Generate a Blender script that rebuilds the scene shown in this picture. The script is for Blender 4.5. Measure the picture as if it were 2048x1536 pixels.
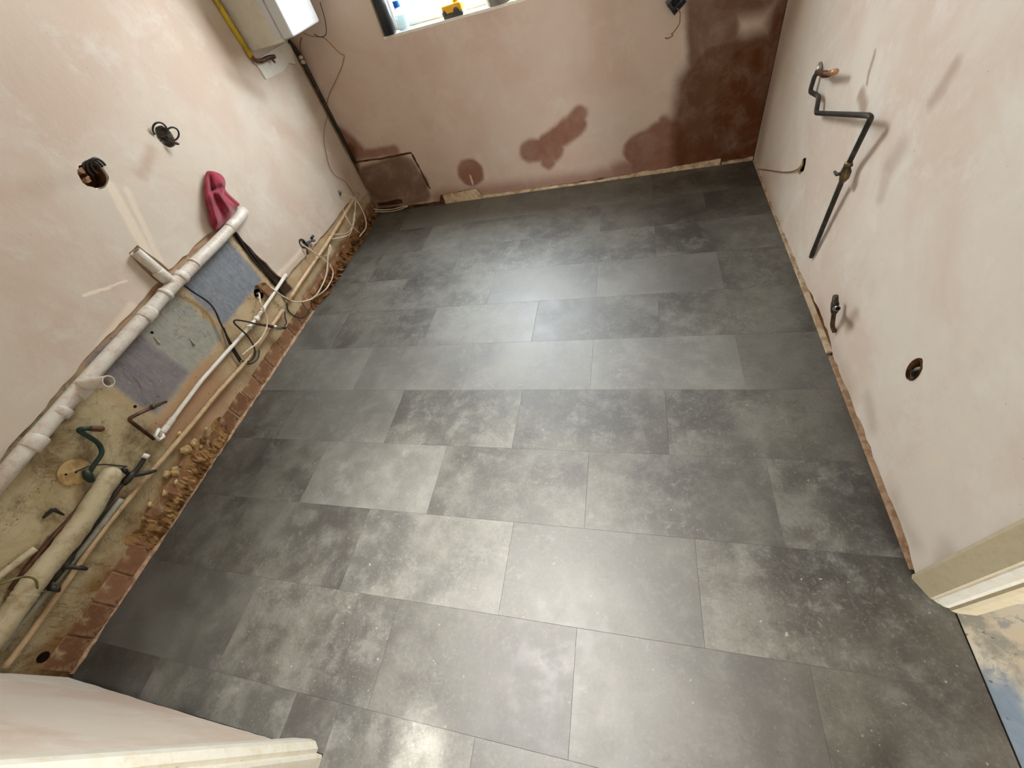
import bpy, bmesh, math, random
from mathutils import Vector, Matrix
from mathutils.geometry import tessellate_polygon
random.seed(7)
for o in list(bpy.data.objects):
    bpy.data.objects.remove(o)
scn = bpy.context.scene
COL = scn.collection

# ------------------------------------------------------------------ camera
FPX = 819.928
CAM = Vector((0.0, 0.0, 1.45384))
RR = Matrix(((0.95979818, 0.16805859, -0.22481942),
             (-0.00560751, -0.78930960, -0.61396979),
             (-0.28063503, 0.59054776, -0.75663553)))   # rows: right, down, forward
cd = bpy.data.cameras.new('camera')
cam = bpy.data.objects.new('camera', cd)
COL.objects.link(cam)
cd.sensor_fit = 'HORIZONTAL'
cd.sensor_width = 36.0
cd.lens = FPX / 2048.0 * 36.0
cd.clip_start = 0.02
m3 = Matrix((RR[0], -RR[1], -RR[2])).transposed()
cam.matrix_world = Matrix.Translation(CAM) @ m3.to_4x4()
scn.camera = cam

# ------------------------------------------------------------------ light
scn.view_settings.view_transform = 'Standard'
scn.view_settings.look = 'None'
scn.view_settings.gamma = 1.0
scn.view_settings.use_curve_mapping = False
scn.view_settings.exposure = 0.84
w = bpy.data.worlds.new('overcast_sky')
scn.world = w
w.use_nodes = True
bg = w.node_tree.nodes['Background']
bg.inputs[0].default_value = (0.93, 0.97, 1.0, 1)
bg.inputs[1].default_value = 7.0
wt = w.node_tree
tcw = wt.nodes.new('ShaderNodeTexCoord')
sw = wt.nodes.new('ShaderNodeSeparateXYZ')
mr = wt.nodes.new('ShaderNodeMapRange')
wt.links.new(tcw.outputs['Generated'], sw.inputs[0])
wt.links.new(sw.outputs[2], mr.inputs[0])
mr.inputs[1].default_value, mr.inputs[2].default_value = -0.25, 0.9        # overcast sky: brighter towards the zenith
mr.inputs[3].default_value, mr.inputs[4].default_value = 10.5, 32.0
wt.links.new(mr.outputs[0], bg.inputs[1])

def portal(name, loc, rot, sx, sy):
    l = bpy.data.lights.new(name, 'AREA')
    l.shape = 'RECTANGLE'
    l.size, l.size_y = sx, sy
    l.cycles.is_portal = True
    o = bpy.data.objects.new(name, l)
    o.location = loc
    o.rotation_euler = rot
    COL.objects.link(o)
    return o

sl = bpy.data.lights.new('sun', 'SUN')
sl.energy = 9.0
sl.angle = math.radians(1.6)
sl.color = (1.0, .97, .92)
sun = bpy.data.objects.new('sun', sl)
COL.objects.link(sun)
sun.rotation_euler = (math.radians(90 - 42.5), 0, math.radians(-1.0))     # low sun from behind the viewer
sun.location = (0, -6, 5)

# room planes (metres)
XL, XR, YB, YN = -2.015, 0.755, 2.945, -0.236
ZC = 2.42
WX0, WX1, WZ0, WZ1 = -1.41, -0.46, 1.035, 2.16       # kitchen window opening
YE = -2.3                                            # end of the space behind the viewer
portal('window_portal', ((WX0 + WX1) / 2, YB + 0.13, (WZ0 + WZ1) / 2), (math.radians(-90), 0, 0), WX1 - WX0, WZ1 - WZ0)
portal('rear_portal', (-0.1, YE - 0.05, 1.0), (math.radians(90), 0, 0), 0.8, 2.0)
portal('hall_portal', (1.8, YE - 0.05, 1.0), (math.radians(90), 0, 0), 0.4, 2.0)

# ------------------------------------------------------------------ pixel -> plane helpers
def ray(p):
    return RR.transposed() @ Vector(((p[0] - 1024) / FPX, (p[1] - 768) / FPX, 1.0))
def pl(p, ax, v):
    d = ray(p)
    return CAM + d * ((v - CAM[ax]) / d[ax])
def LW(x, y, o=0.0): return pl((x, y), 0, XL + o)
def RW(x, y, o=0.0): return pl((x, y), 0, XR - o)
def BW(x, y, o=0.0): return pl((x, y), 1, YB - o)
def FW(x, y, o=0.0): return pl((x, y), 2, o)

# ------------------------------------------------------------------ object helpers
def wloc(o):
    v = Vector((0, 0, 0))
    while o is not None:
        v += o.location
        o = o.parent
    return v
def link(name, me, mat=None, parent=None, smooth=False):
    o = bpy.data.objects.new(name, me)
    COL.objects.link(o)
    if mat is not None:
        me.materials.append(mat)
    if parent is not None:
        off = wloc(parent)
        if off.length > 0:
            me.transform(Matrix.Translation(-off))
        o.parent = parent
    if smooth:
        for p in me.polygons:
            p.use_smooth = True
    return o
def fin(bm, name, mat=None, parent=None, smooth=False, rn=True):
    if rn:
        bmesh.ops.recalc_face_normals(bm, faces=bm.faces)
    me = bpy.data.meshes.new(name)
    bm.to_mesh(me)
    bm.free()
    return link(name, me, mat, parent, smooth)
def tag(o, label, cat, group=None):
    o['label'] = label
    o['category'] = cat
    if group:
        o['group'] = group
    return o
def struct(o, label=None):
    o['kind'] = 'structure'
    if label:
        o['label'] = label
    return o
def thing(name, label, cat, loc=(0, 0, 0), group=None):
    o = bpy.data.objects.new(name, None)
    o.empty_display_size = 0.05
    COL.objects.link(o)
    o.location = Vector(loc)
    return tag(o, label, cat, group)
def bx(bm, lo, hi, bev=0.0, seg=1):
    lo, hi = Vector(lo), Vector(hi)
    r = bmesh.ops.create_cube(bm, size=1.0)
    vs = r['verts']
    for v in vs:
        v.co = Vector(((v.co.x + .5) * (hi.x - lo.x) + lo.x, (v.co.y + .5) * (hi.y - lo.y) + lo.y, (v.co.z + .5) * (hi.z - lo.z) + lo.z))
    if bev > 0:
        es = set()
        for v in vs:
            es.update(v.link_edges)
        bmesh.ops.bevel(bm, geom=list(es), offset=bev, segments=seg, affect='EDGES', profile=0.5)
def box(name, lo, hi, mat, parent=None, bev=0.0, seg=1):
    bm = bmesh.new()
    bx(bm, lo, hi, bev, seg)
    return fin(bm, name, mat, parent)
def catmull(pts, n=6):
    pts = [Vector(p) for p in pts]
    if len(pts) < 3:
        return pts
    out = []
    P = [pts[0] * 2 - pts[1]] + pts + [pts[-1] * 2 - pts[-2]]
    for i in range(1, len(P) - 2):
        a, b, c, d = P[i - 1], P[i], P[i + 1], P[i + 2]
        for k in range(n):
            t = k / n
            out.append(0.5 * ((2 * b) + (c - a) * t + (2 * a - 5 * b + 4 * c - d) * t * t + (3 * b - a - 3 * c + d) * t ** 3))
    out.append(pts[-1])
    return out
def fillet(pts, rad, n=4):
    pts = [Vector(p) for p in pts]
    out = [pts[0]]
    for i in range(1, len(pts) - 1):
        a, b, c = pts[i - 1], pts[i], pts[i + 1]
        u, v = (a - b), (c - b)
        r = min(rad, u.length * .45, v.length * .45)
        p, q = b + u.normalized() * r, b + v.normalized() * r
        for k in range(n + 1):
            t = k / n
            out.append(p * (1 - t) ** 2 + b * 2 * t * (1 - t) + q * t * t)
    out.append(pts[-1])
    return out
def tube_bm(bm, pts, r, seg=10, cap=True):
    pts = [Vector(p) for p in pts]
    n = len(pts)
    rs = r if isinstance(r, (list, tuple)) else [r] * n
    tang = []
    for i in range(n):
        t = pts[min(i + 1, n - 1)] - pts[max(i - 1, 0)]
        tang.append(t.normalized() if t.length > 1e-9 else Vector((0, 0, 1)))
    ref = Vector((0, 0, 1)) if abs(tang[0].z) < .9 else Vector((1, 0, 0))
    nrm = tang[0].cross(ref).normalized()
    rings = []
    for i in range(n):
        nrm = (nrm - tang[i] * nrm.dot(tang[i]))
        nrm = nrm.normalized() if nrm.length > 1e-6 else tang[i].orthogonal().normalized()
        bi = tang[i].cross(nrm)
        rings.append([bm.verts.new(pts[i] + (nrm * math.cos(a) + bi * math.sin(a)) * rs[i]) for a in [2 * math.pi * k / seg for k in range(seg)]])
    for i in range(n - 1):
        for k in range(seg):
            bm.faces.new((rings[i][k], rings[i][(k + 1) % seg], rings[i + 1][(k + 1) % seg], rings[i + 1][k]))
    if cap:
        bm.faces.new(list(reversed(rings[0])))
        bm.faces.new(rings[-1])
def tube(name, pts, r, mat, parent=None, seg=10, cap=True):
    bm = bmesh.new()
    tube_bm(bm, pts, r, seg, cap)
    return fin(bm, name, mat, parent, smooth=True)
def pipe_open(name, p0, p1, ro, ri, mat, parent=None, seg=20, depth=None):
    """tube from p0 to p1 with an open hollow mouth at p1"""
    p0, p1 = Vector(p0), Vector(p1)
    d = (p1 - p0).normalized()
    L = (p1 - p0).length
    dep = depth if depth else L * .9
    prof = [(0, ro), (L, ro), (L, ri), (L - dep, ri)]
    bm = bmesh.new()
    n = d.orthogonal().normalized()
    b = d.cross(n)
    rings = []
    for s, r in prof:
        rings.append([bm.verts.new(p0 + d * s + (n * math.cos(a) + b * math.sin(a)) * r) for a in [2 * math.pi * k / seg for k in range(seg)]])
    for i in range(3):
        for k in range(seg):
            bm.faces.new((rings[i][k], rings[i][(k + 1) % seg], rings[i + 1][(k + 1) % seg], rings[i + 1][k]))
    bm.faces.new(list(reversed(rings[0])))
    bm.faces.new(rings[-1])
    return fin(bm, name, mat, parent)
def ring_on(name, p0, p1, t, ro, w, mat, parent, seg=18):
    """collar around the line p0-p1 at fraction t"""
    p0, p1 = Vector(p0), Vector(p1)
    d = (p1 - p0).normalized()
    c = p0.lerp(p1, t)
    return tube(name, [c - d * w / 2, c - d * w * .4, c + d * w * .4, c + d * w / 2], [ro * .93, ro, ro, ro * .93], mat, parent, seg)
def lathe(name, c, axis, prof, mat, parent=None, seg=20):
    c, d = Vector(c), Vector(axis).normalized()
    n = d.orthogonal().normalized()
    b = d.cross(n)
    bm = bmesh.new()
    rings = []
    for s, r in prof:
        rings.append([bm.verts.new(c + d * s + (n * math.cos(a) + b * math.sin(a)) * max(r, 1e-4)) for a in [2 * math.pi * k / seg for k in range(seg)]])
    for i in range(len(rings) - 1):
        for k in range(seg):
            bm.faces.new((rings[i][k], rings[i][(k + 1) % seg], rings[i + 1][(k + 1) % seg], rings[i + 1][k]))
    bm.faces.new(list(reversed(rings[0])))
    bm.faces.new(rings[-1])
    return fin(bm, name, mat, parent, smooth=True)
# wall panels: outline with holes in (u, v), mapped into space by f(u, v, d); d grows into the wall
fL = lambda u, v, d: Vector((XL - d, u, v))
fR = lambda u, v, d: Vector((XR + d, u, v))
fB = lambda u, v, d: Vector((u, YB + d, v))
fN = lambda u, v, d: Vector((u, YN - d, v))
fF = lambda u, v, d: Vector((u, v, -d))
def panel(name, f, outline, holes, d0, d1, mat, parent=None):
    loops = [outline] + holes
    tris = tessellate_polygon([[Vector((u, v, 0)) for u, v in lp] for lp in loops])
    flat = [p for lp in loops for p in lp]
    bm = bmesh.new()
    A = [bm.verts.new(f(u, v, d0)) for u, v in flat]
    B = [bm.verts.new(f(u, v, d1)) for u, v in flat]
    for t in tris:
        try:
            bm.faces.new([A[i] for i in t])
            bm.faces.new([B[i] for i in reversed(t)])
        except ValueError:
            pass
    k = 0
    for lp in loops:
        n = len(lp)
        for i in range(n):
            a, b = k + i, k + (i + 1) % n
            try:
                bm.faces.new((A[a], A[b], B[b], B[a]))
            except ValueError:
                pass
        k += n
    return fin(bm, name, mat, parent)
def ell(c, a, b, n=18, jit=0.06, rng=None):
    rng = rng or random
    return [(c[0] + a * math.cos(2 * math.pi * k / n) * (1 + rng.uniform(-jit, jit)), c[1] + b * math.sin(2 * math.pi * k / n) * (1 + rng.uniform(-jit, jit))) for k in range(n)]
def stroke(pts, w, jit=0.15, sub=6):
    """closed outline around a poly-line in (u, v)"""
    P = []
    for i in range(len(pts) - 1):
        for k in range(sub):
            t = k / sub
            P.append((pts[i][0] * (1 - t) + pts[i + 1][0] * t, pts[i][1] * (1 - t) + pts[i + 1][1] * t))
    P.append(pts[-1])
    l, r = [], []
    for i, p in enumerate(P):
        a, b = P[max(i - 1, 0)], P[min(i + 1, len(P) - 1)]
        dx, dy = b[0] - a[0], b[1] - a[1]
        L = math.hypot(dx, dy)
        nx, ny = -dy / L, dx / L
        w1, w2 = w * (1 + random.uniform(-jit, jit)), w * (1 + random.uniform(-jit, jit))
        l.append((p[0] + nx * w1, p[1] + ny * w1))
        r.append((p[0] - nx * w2, p[1] - ny * w2))
    return l + r[::-1]
def ragged(pts, step=0.03, jit=0.006):
    out = []
    for i in range(len(pts) - 1):
        a, b = Vector(pts[i]), Vector(pts[i + 1])
        n = max(1, int((b - a).length / step))
        d = (b - a).normalized()
        nn = Vector((-d.y, d.x))
        for k in range(n):
            p = a.lerp(b, k / n) + (nn * random.uniform(-jit, jit) if k or i else Vector((0, 0)))
            out.append((p.x, p.y))
    out.append(tuple(pts[-1]))
    return out

# ------------------------------------------------------------------ materials
def srgb(r, g, b):
    f = lambda c: (c / 255 / 12.92) if c / 255 <= 0.04045 else ((c / 255 + 0.055) / 1.055) ** 2.4
    return (f(r), f(g), f(b), 1.0)
class Mat:
    def __init__(s, name, rough=0.7, spec=0.3):
        s.m = bpy.data.materials.new(name)
        s.m.use_nodes = True
        s.nt = s.m.node_tree
        s.b = s.nt.nodes['Principled BSDF']
        s.b.inputs['Roughness'].default_value = rough
        s.b.inputs['Specular IOR Level'].default_value = spec
        s.tc = s.nt.nodes.new('ShaderNodeTexCoord')
        s.p = s.tc.outputs['Object']
    def node(s, t, **k):
        n = s.nt.nodes.new(t)
        for a, v in k.items():
            setattr(n, a, v)
        return n
    def plug(s, sock, v):
        if isinstance(v, bpy.types.NodeSocket):
            s.nt.links.new(v, sock)
        else:
            sock.default_value = v
    def math(s, op, a, b=0.0, c=0.0, clamp=False):
        n = s.node('ShaderNodeMath', operation=op, use_clamp=clamp)
        for i, v in enumerate((a, b, c)):
            s.plug(n.inputs[i], v)
        return n.outputs[0]
    def vm(s, op, a, b=None, scale=None):
        n = s.node('ShaderNodeVectorMath', operation=op)
        s.plug(n.inputs[0], a)
        if b is not None:
            s.plug(n.inputs[1], b)
        if scale is not None:
            s.plug(n.inputs['Scale'], scale)
        return n.outputs['Value'] if op in ('LENGTH', 'DOT_PRODUCT', 'DISTANCE') else n.outputs[0]
    def noise(s, scale, detail=4, rough=0.55, dist=0.0, vec=None, color=False):
        n = s.node('ShaderNodeTexNoise')
        n.inputs['Scale'].default_value = scale
        n.inputs['Detail'].default_value = detail
        n.inputs['Roughness'].default_value = rough
        n.inputs['Distortion'].default_value = dist
        s.plug(n.inputs['Vector'], vec if vec is not None else s.p)
        return n.outputs['Color'] if color else n.outputs[0]
    def stretch(s, v):
        return s.vm('MULTIPLY', s.p, v)
    def ramp(s, x, lo, hi, a=0.0, b=1.0):
        n = s.node('ShaderNodeMapRange')
        n.interpolation_type = 'SMOOTHSTEP'
        s.plug(n.inputs[0], x)
        n.inputs[1].default_value = lo
        n.inputs[2].default_value = hi
        n.inputs[3].default_value = a
        n.inputs[4].default_value = b
        return n.outputs[0]
    def mix(s, fac, a, b, blend='MIX'):
        n = s.node('ShaderNodeMix', data_type='RGBA', blend_type=blend)
        s.plug(n.inputs[0], fac)
        s.plug(n.inputs[6], a)
        s.plug(n.inputs[7], b)
        return n.outputs[2]
    def warp(s, amp, scale=6.0, flat=(1, 1, 1)):
        c = s.noise(scale, 4, 0.6, color=True)
        d = s.vm('SUBTRACT', c, (0.5, 0.5, 0.5))
        d = s.vm('SCALE', d, scale=amp * 2)
        q = s.vm('ADD', s.p, d)
        return s.vm('MULTIPLY', q, flat)
    def capsule(s, q, a, b, r, soft=0.02):
        a, b = Vector(a), Vector(b)
        ba = b - a
        if ba.length < 1e-5:
            ba = Vector((1e-3, 1e-3, 1e-3))
        pa = s.vm('SUBTRACT', q, tuple(a))
        h = s.math('MULTIPLY', s.vm('DOT_PRODUCT', pa, tuple(ba)), 1.0 / ba.length_squared, clamp=True)
        d = s.vm('LENGTH', s.vm('SUBTRACT', pa, s.vm('SCALE', tuple(ba), scale=h)))
        return s.ramp(d, r - soft, r + soft, 1.0, 0.0)
    def rect(s, q, iu, iv, u0, u1, v0, v1, soft=0.01):
        x = s.node('ShaderNodeSeparateXYZ')
        s.plug(x.inputs[0], q)
        u, v = x.outputs[iu], x.outputs[iv]
        m = s.math('MULTIPLY', s.ramp(u, u0 - soft, u0 + soft), s.ramp(u, u1 - soft, u1 + soft, 1, 0))
        m2 = s.math('MULTIPLY', s.ramp(v, v0 - soft, v0 + soft), s.ramp(v, v1 - soft, v1 + soft, 1, 0))
        return s.math('MULTIPLY', m, m2)
    def mx(s, lst):
        o = lst[0]
        for l in lst[1:]:
            o = s.math('MAXIMUM', o, l)
        return o
    def color(s, c):
        s.plug(s.b.inputs['Base Color'], c)
        return s
    def rough(s, v):
        s.plug(s.b.inputs['Roughness'], v)
        return s
    def bump(s, h, strength=0.3, dist=0.005):
        n = s.node('ShaderNodeBump')
        n.inputs['Strength'].default_value = strength
        n.inputs['Distance'].default_value = dist
        s.plug(n.inputs['Height'], h)
        s.nt.links.new(n.outputs[0], s.b.inputs['Normal'])
        return s

def simple(name, c, c2=None, scale=30, rough=0.5, spec=0.4, metal=0.0, bump=0.0, dist=0.002, lo=0.42, hi=0.62):
    M = Mat(name, rough, spec)
    M.b.inputs['Metallic'].default_value = metal
    n = M.noise(scale, 5, 0.6)
    M.color(M.mix(M.ramp(n, lo, hi), srgb(*c), srgb(*(c2 or c))))
    if bump:
        M.bump(n, bump, dist)
    return M.m

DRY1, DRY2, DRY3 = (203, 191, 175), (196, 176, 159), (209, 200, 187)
def plaster(name, seed, flat, damp=[], deep=[], light=[], stains_shadows=[], base=(DRY1, DRY2, DRY3), warpamp=0.03):
    M = Mat(name, 0.75, 0.2)
    n1 = M.noise(1.7 + seed * .1, 5, 0.6, 0.6)
    n2 = M.noise(5.5, 7, 0.7, 0.35, vec=M.vm('ADD', M.p, (seed, seed * 2, 3)))
    n3 = M.noise(38, 5, 0.7)
    c = M.mix(M.ramp(n1, .4, .64), srgb(*base[0]), srgb(*base[1]))
    c = M.mix(M.math('MULTIPLY', M.ramp(n2, .48, .7), .75), c, srgb(*base[2]))
    # trowel streaks
    tn = M.noise(3.2, 6, .65, 1.0, vec=M.stretch((1, 1, 3.2)))
    c = M.mix(M.math('MULTIPLY', M.ramp(tn, .54, .68), .22), c, srgb(*base[1]))
    q = M.warp(warpamp, 5.0, flat)
    q2 = M.warp(warpamp * .5, 9.0, flat)
    for lst, col, amt in ((stains_shadows, (150, 114, 84), .65), (damp, (142, 100, 82), 1.0), (deep, (94, 54, 26), 1.0)):
        if lst:
            mk = M.mx([M.math('MULTIPLY', M.capsule(q if k % 2 else q2, Vector(a) * Vector(flat) if False else [x * y for x, y in zip(a, flat)], [x * y for x, y in zip(b, flat)], r, sft), am) for k, (a, b, r, sft, am) in enumerate(lst)])
            mk = M.math('MULTIPLY', mk, M.ramp(n2, .2, .6, .75 * amt, amt))
            c = M.mix(mk, c, srgb(*col))
    if light:
        mk = M.mx([M.math('MULTIPLY', M.capsule(q2, [x * y for x, y in zip(a, flat)], [x * y for x, y in zip(b, flat)], r, sft), am) for (a, b, r, sft, am) in light])
        c = M.mix(mk, c, srgb(232, 216, 194))
    # pin specks
    sp = M.noise(90, 2, .5)
    c = M.mix(M.ramp(sp, .74, .78, 0, .35), c, srgb(120, 90, 70))
    M.color(c)
    h = M.math('ADD', M.math('MULTIPLY', n2, 1.0), M.math('MULTIPLY', n3, .12))
    M.bump(h, .28, .012)
    return M.m
mats = {}
FLX, FLY = (0, 1, 1), (1, 0, 1)
c = lambda f, p1, p2, r, s=.02, a=1.0: (tuple(f(*p1)), tuple(f(*p2)), r, s, a)
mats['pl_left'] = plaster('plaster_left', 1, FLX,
    stains_shadows=[c(LW, (300, 300), (280, 350), .022, .02, .6), c(LW, (150, 360), (60, 380), .03, .03, .35), c(LW, (455, 150), (520, 190), .03, .03, .5), c(LW, (560, 250), (640, 330), .05, .06, .4), c(LW, (690, 350), (700, 380), .05, .05, .5)],  # first two are the socket holes' cast shadows, painted into the plaster
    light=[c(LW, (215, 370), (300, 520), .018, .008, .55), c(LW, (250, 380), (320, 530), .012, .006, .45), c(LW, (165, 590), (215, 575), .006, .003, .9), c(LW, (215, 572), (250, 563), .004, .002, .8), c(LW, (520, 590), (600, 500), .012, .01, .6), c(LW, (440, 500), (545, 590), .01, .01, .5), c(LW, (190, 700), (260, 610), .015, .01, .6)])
mats['pl_right'] = plaster('plaster_right', 4, FLX, base=((229, 219, 205), (221, 203, 187), (234, 227, 216)),  # same plaster as the left wall; lighter base paints in stronger light
    stains_shadows=[c(RW, (1722, 190), (1728, 215), .022, .014, 1), c(RW, (1735, 165), (1750, 100), .008, .006, 1), c(RW, (1780, 330), (1800, 300), .035, .03, .6), c(RW, (1865, 200), (1910, 130), .018, .016, .7), c(RW, (1770, 360), (1762, 390), .025, .02, .5), c(RW, (1712, 630), (1695, 655), .02, .02, .8), c(RW, (1735, 800), (1745, 850), .03, .03, .5), c(RW, (1545, 150), (1590, 0), .10, .10, .9), c(RW, (1518, 300), (1545, 150), .08, .08, .9), c(RW, (1525, 360), (1560, 450), .03, .05, .6), c(RW, (1640, 620), (1700, 780), .03, .05, .5), c(RW, (1790, 1000), (1830, 1080), .03, .04, .5), c(RW, (1885, 1115), (1895, 1100), .03, .03, .5)],
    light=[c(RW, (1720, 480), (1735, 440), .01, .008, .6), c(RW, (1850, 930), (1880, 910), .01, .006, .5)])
mats['pl_back'] = plaster('plaster_back', 8, FLY, base=((210, 190, 174), (204, 180, 163), (214, 198, 183)), warpamp=.035,
    damp=[c(BW, (1060, 302), (1105, 300), .075), c(BW, (1095, 290), (1150, 248), .07), c(BW, (1150, 240), (1160, 228), .05), c(BW, (1095, 318), (1098, 326), .05), c(BW, (941, 345), (941, 347), .098, .016),
          c(BW, (1280, 300), (1335, 275), .11), c(BW, (1285, 330), (1400, 300), .09, .03), c(BW, (1330, 245), (1335, 260), .04), c(BW, (880, 398), (1460, 322), .06, .055, .75), c(BW, (600, 110), (640, 230), .05, .06, .4), c(BW, (1240, 345), (1380, 330), .08, .05, .8), c(BW, (680, 268), (720, 305), .055, .03, 1), c(BW, (720, 310), (790, 300), .035, .02, .9)],
    deep=[c(BW, (1425, 0), (1425, 170), .13, .025, .85), c(BW, (1445, 180), (1430, 300), .26, .05, .95), c(BW, (1500, 160), (1480, 280), .22, .06, 1), c(BW, (1588, 0), (1530, 220), .10, .06, 1), c(BW, (1460, -20), (1530, -30), .12, .05, .9), c(BW, (1380, 330), (1500, 310), .06, .04, .9), c(BW, (745, 360), (808, 340), .11, .02, .85), c(BW, (760, 400), (838, 385), .09, .02, .8), c(BW, (758, 380), (832, 366), .10, .02, .85), c(BW, (700, 300), (715, 360), .05, .03, 1)])
mats['pl_near'] = plaster('plaster_near', 11, FLY)
mats['pl_ceiling'] = simple('plaster_ceiling', (225, 212, 196), (216, 200, 184), 3, .8, .1)

# old exposed wall behind the fresh plaster (left)
M = Mat('old_painted_wall', 0.75, 0.2)
q = M.warp(.02, 14, FLX)
qf = M.warp(.007, 26, FLX)
n = M.noise(7, 8, .7, .3)
nf = M.noise(30, 8, .75, .2)
ng = M.noise(120, 5, .75)
sc = M.noise(10, 6, .7, .6, vec=M.stretch((1, 5.5, 1.2)))
col = M.mix(M.ramp(n, .4, .65), srgb(192, 172, 138), srgb(178, 152, 116))
# pale cream, mould stained zone nearest to the doorway
z1 = M.rect(q, 1, 2, -.4, .66, .10, .75, .05)
col = M.mix(z1, col, M.mix(M.ramp(n, .35, .65), srgb(178, 162, 124), srgb(196, 182, 148)))
st = M.noise(6, 9, .78, .5, vec=M.vm('ADD', M.p, (3, 7, 1)))
col = M.mix(M.math('MULTIPLY', M.math('MULTIPLY', z1, M.ramp(st, .44, .68)), .85), col, srgb(104, 78, 48))
col = M.mix(M.math('MULTIPLY', M.math('MULTIPLY', z1, M.ramp(nf, .60, .72)), .7), col, srgb(84, 62, 42))
# grey then slate-blue paint remains
def paint(mask, ca, cb_, lo=.3):
    global col
    keep = M.ramp(M.math('ADD', M.math('MULTIPLY', nf, .7), M.math('MULTIPLY', ng, .3)), .34, .44, lo, 1)
    col = M.mix(M.math('MULTIPLY', mask, keep), col, M.mix(M.ramp(M.math('ADD', M.math('MULTIPLY', nf, .6), M.math('MULTIPLY', sc, .4)), .4, .6), srgb(*ca), srgb(*cb_)))
paint(M.rect(q, 1, 2, .70, 1.19, .345, .68, .012), (166, 164, 152), (150, 150, 142))
paint(M.rect(q, 1, 2, .70, .93, .36, .68, .015), (122, 118, 124), (140, 132, 130))
paint(M.capsule(qf, LW(222, 735), LW(262, 776), .012, .008), (66, 84, 114), (84, 98, 120))
paint(M.capsule(qf, LW(222, 790), LW(290, 825), .03, .015), (140, 146, 148), (120, 124, 134), .1)
paint(M.rect(q, 1, 2, 1.235, 1.605, .375, .64, .014), (118, 124, 136), (140, 143, 148))
paint(M.capsule(qf, LW(378, 566), LW(402, 588), .022, .005), (54, 84, 120), (66, 98, 130), .8)
# fine scratches through the paint
scr = M.noise(18, 4, .6, .3, vec=M.stretch((1, 12, 1.4)))
pz = M.rect(qf, 1, 2, .68, 1.62, .34, .70, .01)
col = M.mix(M.math('MULTIPLY', M.math('MULTIPLY', pz, M.ramp(scr, .64, .70)), .55), col, srgb(196, 186, 168))
col = M.mix(M.math('MULTIPLY', M.math('MULTIPLY', pz, M.ramp(scr, .35, .29)), .45), col, srgb(86, 84, 92))
# damaged brown streak where a cable was chased, brown broken hole surround, reddish undercoat
br = M.mx([M.capsule(q, LW(372, 590), LW(450, 670), .020, .014), M.capsule(q, LW(450, 670), LW(490, 720), .018, .012), M.capsule(q, LW(520, 570), LW(540, 592), .03, .01), M.capsule(q, LW(508, 600), LW(520, 640), .015, .012)])
col = M.mix(M.math('MULTIPLY', br, M.ramp(nf, .35, .6, .95, .4)), col, srgb(112, 82, 52))
rd = M.rect(q, 1, 2, .62, 1.02, .11, .34, .04)
col = M.mix(M.math('MULTIPLY', rd, .7), col, srgb(178, 138, 106))
lowb = M.rect(q, 1, 2, -.5, .75, -.1, .17, .05)
col = M.mix(M.math('MULTIPLY', lowb, M.ramp(n, .35, .62)), col, srgb(138, 104, 62))
dk = M.rect(q, 1, 2, 1.64, 1.74, .2, .75, .012)
col = M.mix(dk, col, srgb(66, 46, 30))
dk2 = M.rect(q, 1, 2, 1.75, 3.2, -.1, .12, .02)
col = M.mix(M.math('MULTIPLY', dk2, .8), col, srgb(114, 78, 48))
top = M.rect(q, 1, 2, -1, 3, .675, 3, .012)
col = M.mix(M.math('MULTIPLY', top, M.ramp(nf, .35, .6, 1, .55)), col, srgb(196, 160, 132))
pin = M.noise(70, 2, .5)
col = M.mix(M.ramp(pin, .70, .74, 0, .8), col, srgb(66, 54, 44))
crk = M.noise(3.0, 6, .6, .8)
col = M.mix(M.math('MULTIPLY', M.ramp(M.math('ABSOLUTE', M.math('SUBTRACT', crk, .5)), .0, .006, 1, 0), .5), col, srgb(92, 72, 52))
M.color(col)
M.bump(M.math('ADD', n, M.math('MULTIPLY', nf, .6)), .5, .01)
mats['old_wall'] = M.m
mats['core'] = simple('old_brown_render', (112, 76, 48), (74, 48, 30), 14, .9, .1, bump=.6, dist=.01)
mats['dark'] = simple('dark_cavity', (34, 26, 20), (20, 16, 12), 20, .95, .05)
M = Mat('brick', .85, .15)
oi = M.node('ShaderNodeObjectInfo')
n = M.noise(28, 6, .7)
n2 = M.noise(9, 5, .6, 1)
cb = M.mix(oi.outputs['Random'], srgb(150, 110, 82), srgb(124, 88, 62))
cb = M.mix(M.ramp(n, .45, .65, 0, .6), cb, srgb(172, 138, 108))
cb = M.mix(M.ramp(n2, .50, .62, 0, .85), cb, srgb(184, 162, 126))
cb = M.mix(M.ramp(M.noise(16, 5, .6), .6, .68, 0, .8), cb, srgb(66, 42, 26))
M.color(cb)
M.bump(n, .6, .006)
mats['brick'] = M.m
mats['mortar'] = simple('mortar', (190, 160, 132), (160, 126, 98), 40, .9, .1, bump=.5, dist=.004)
mats['rubble'] = simple('rubble', (128, 90, 54), (70, 46, 28), 22, .9, .1, bump=.8, dist=.012)
mats['rubble_pale'] = simple('rubble_pale', (164, 128, 84), (104, 72, 42), 16, .9, .1, bump=.8, dist=.012)
mats['chip'] = simple('plaster_chip', (204, 178, 128), (170, 140, 96), 30, .9, .1)
mats['residue'] = simple('skirting_residue', (214, 194, 164), (176, 148, 116), 18, .85, .15, bump=.4, dist=.004)

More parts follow.
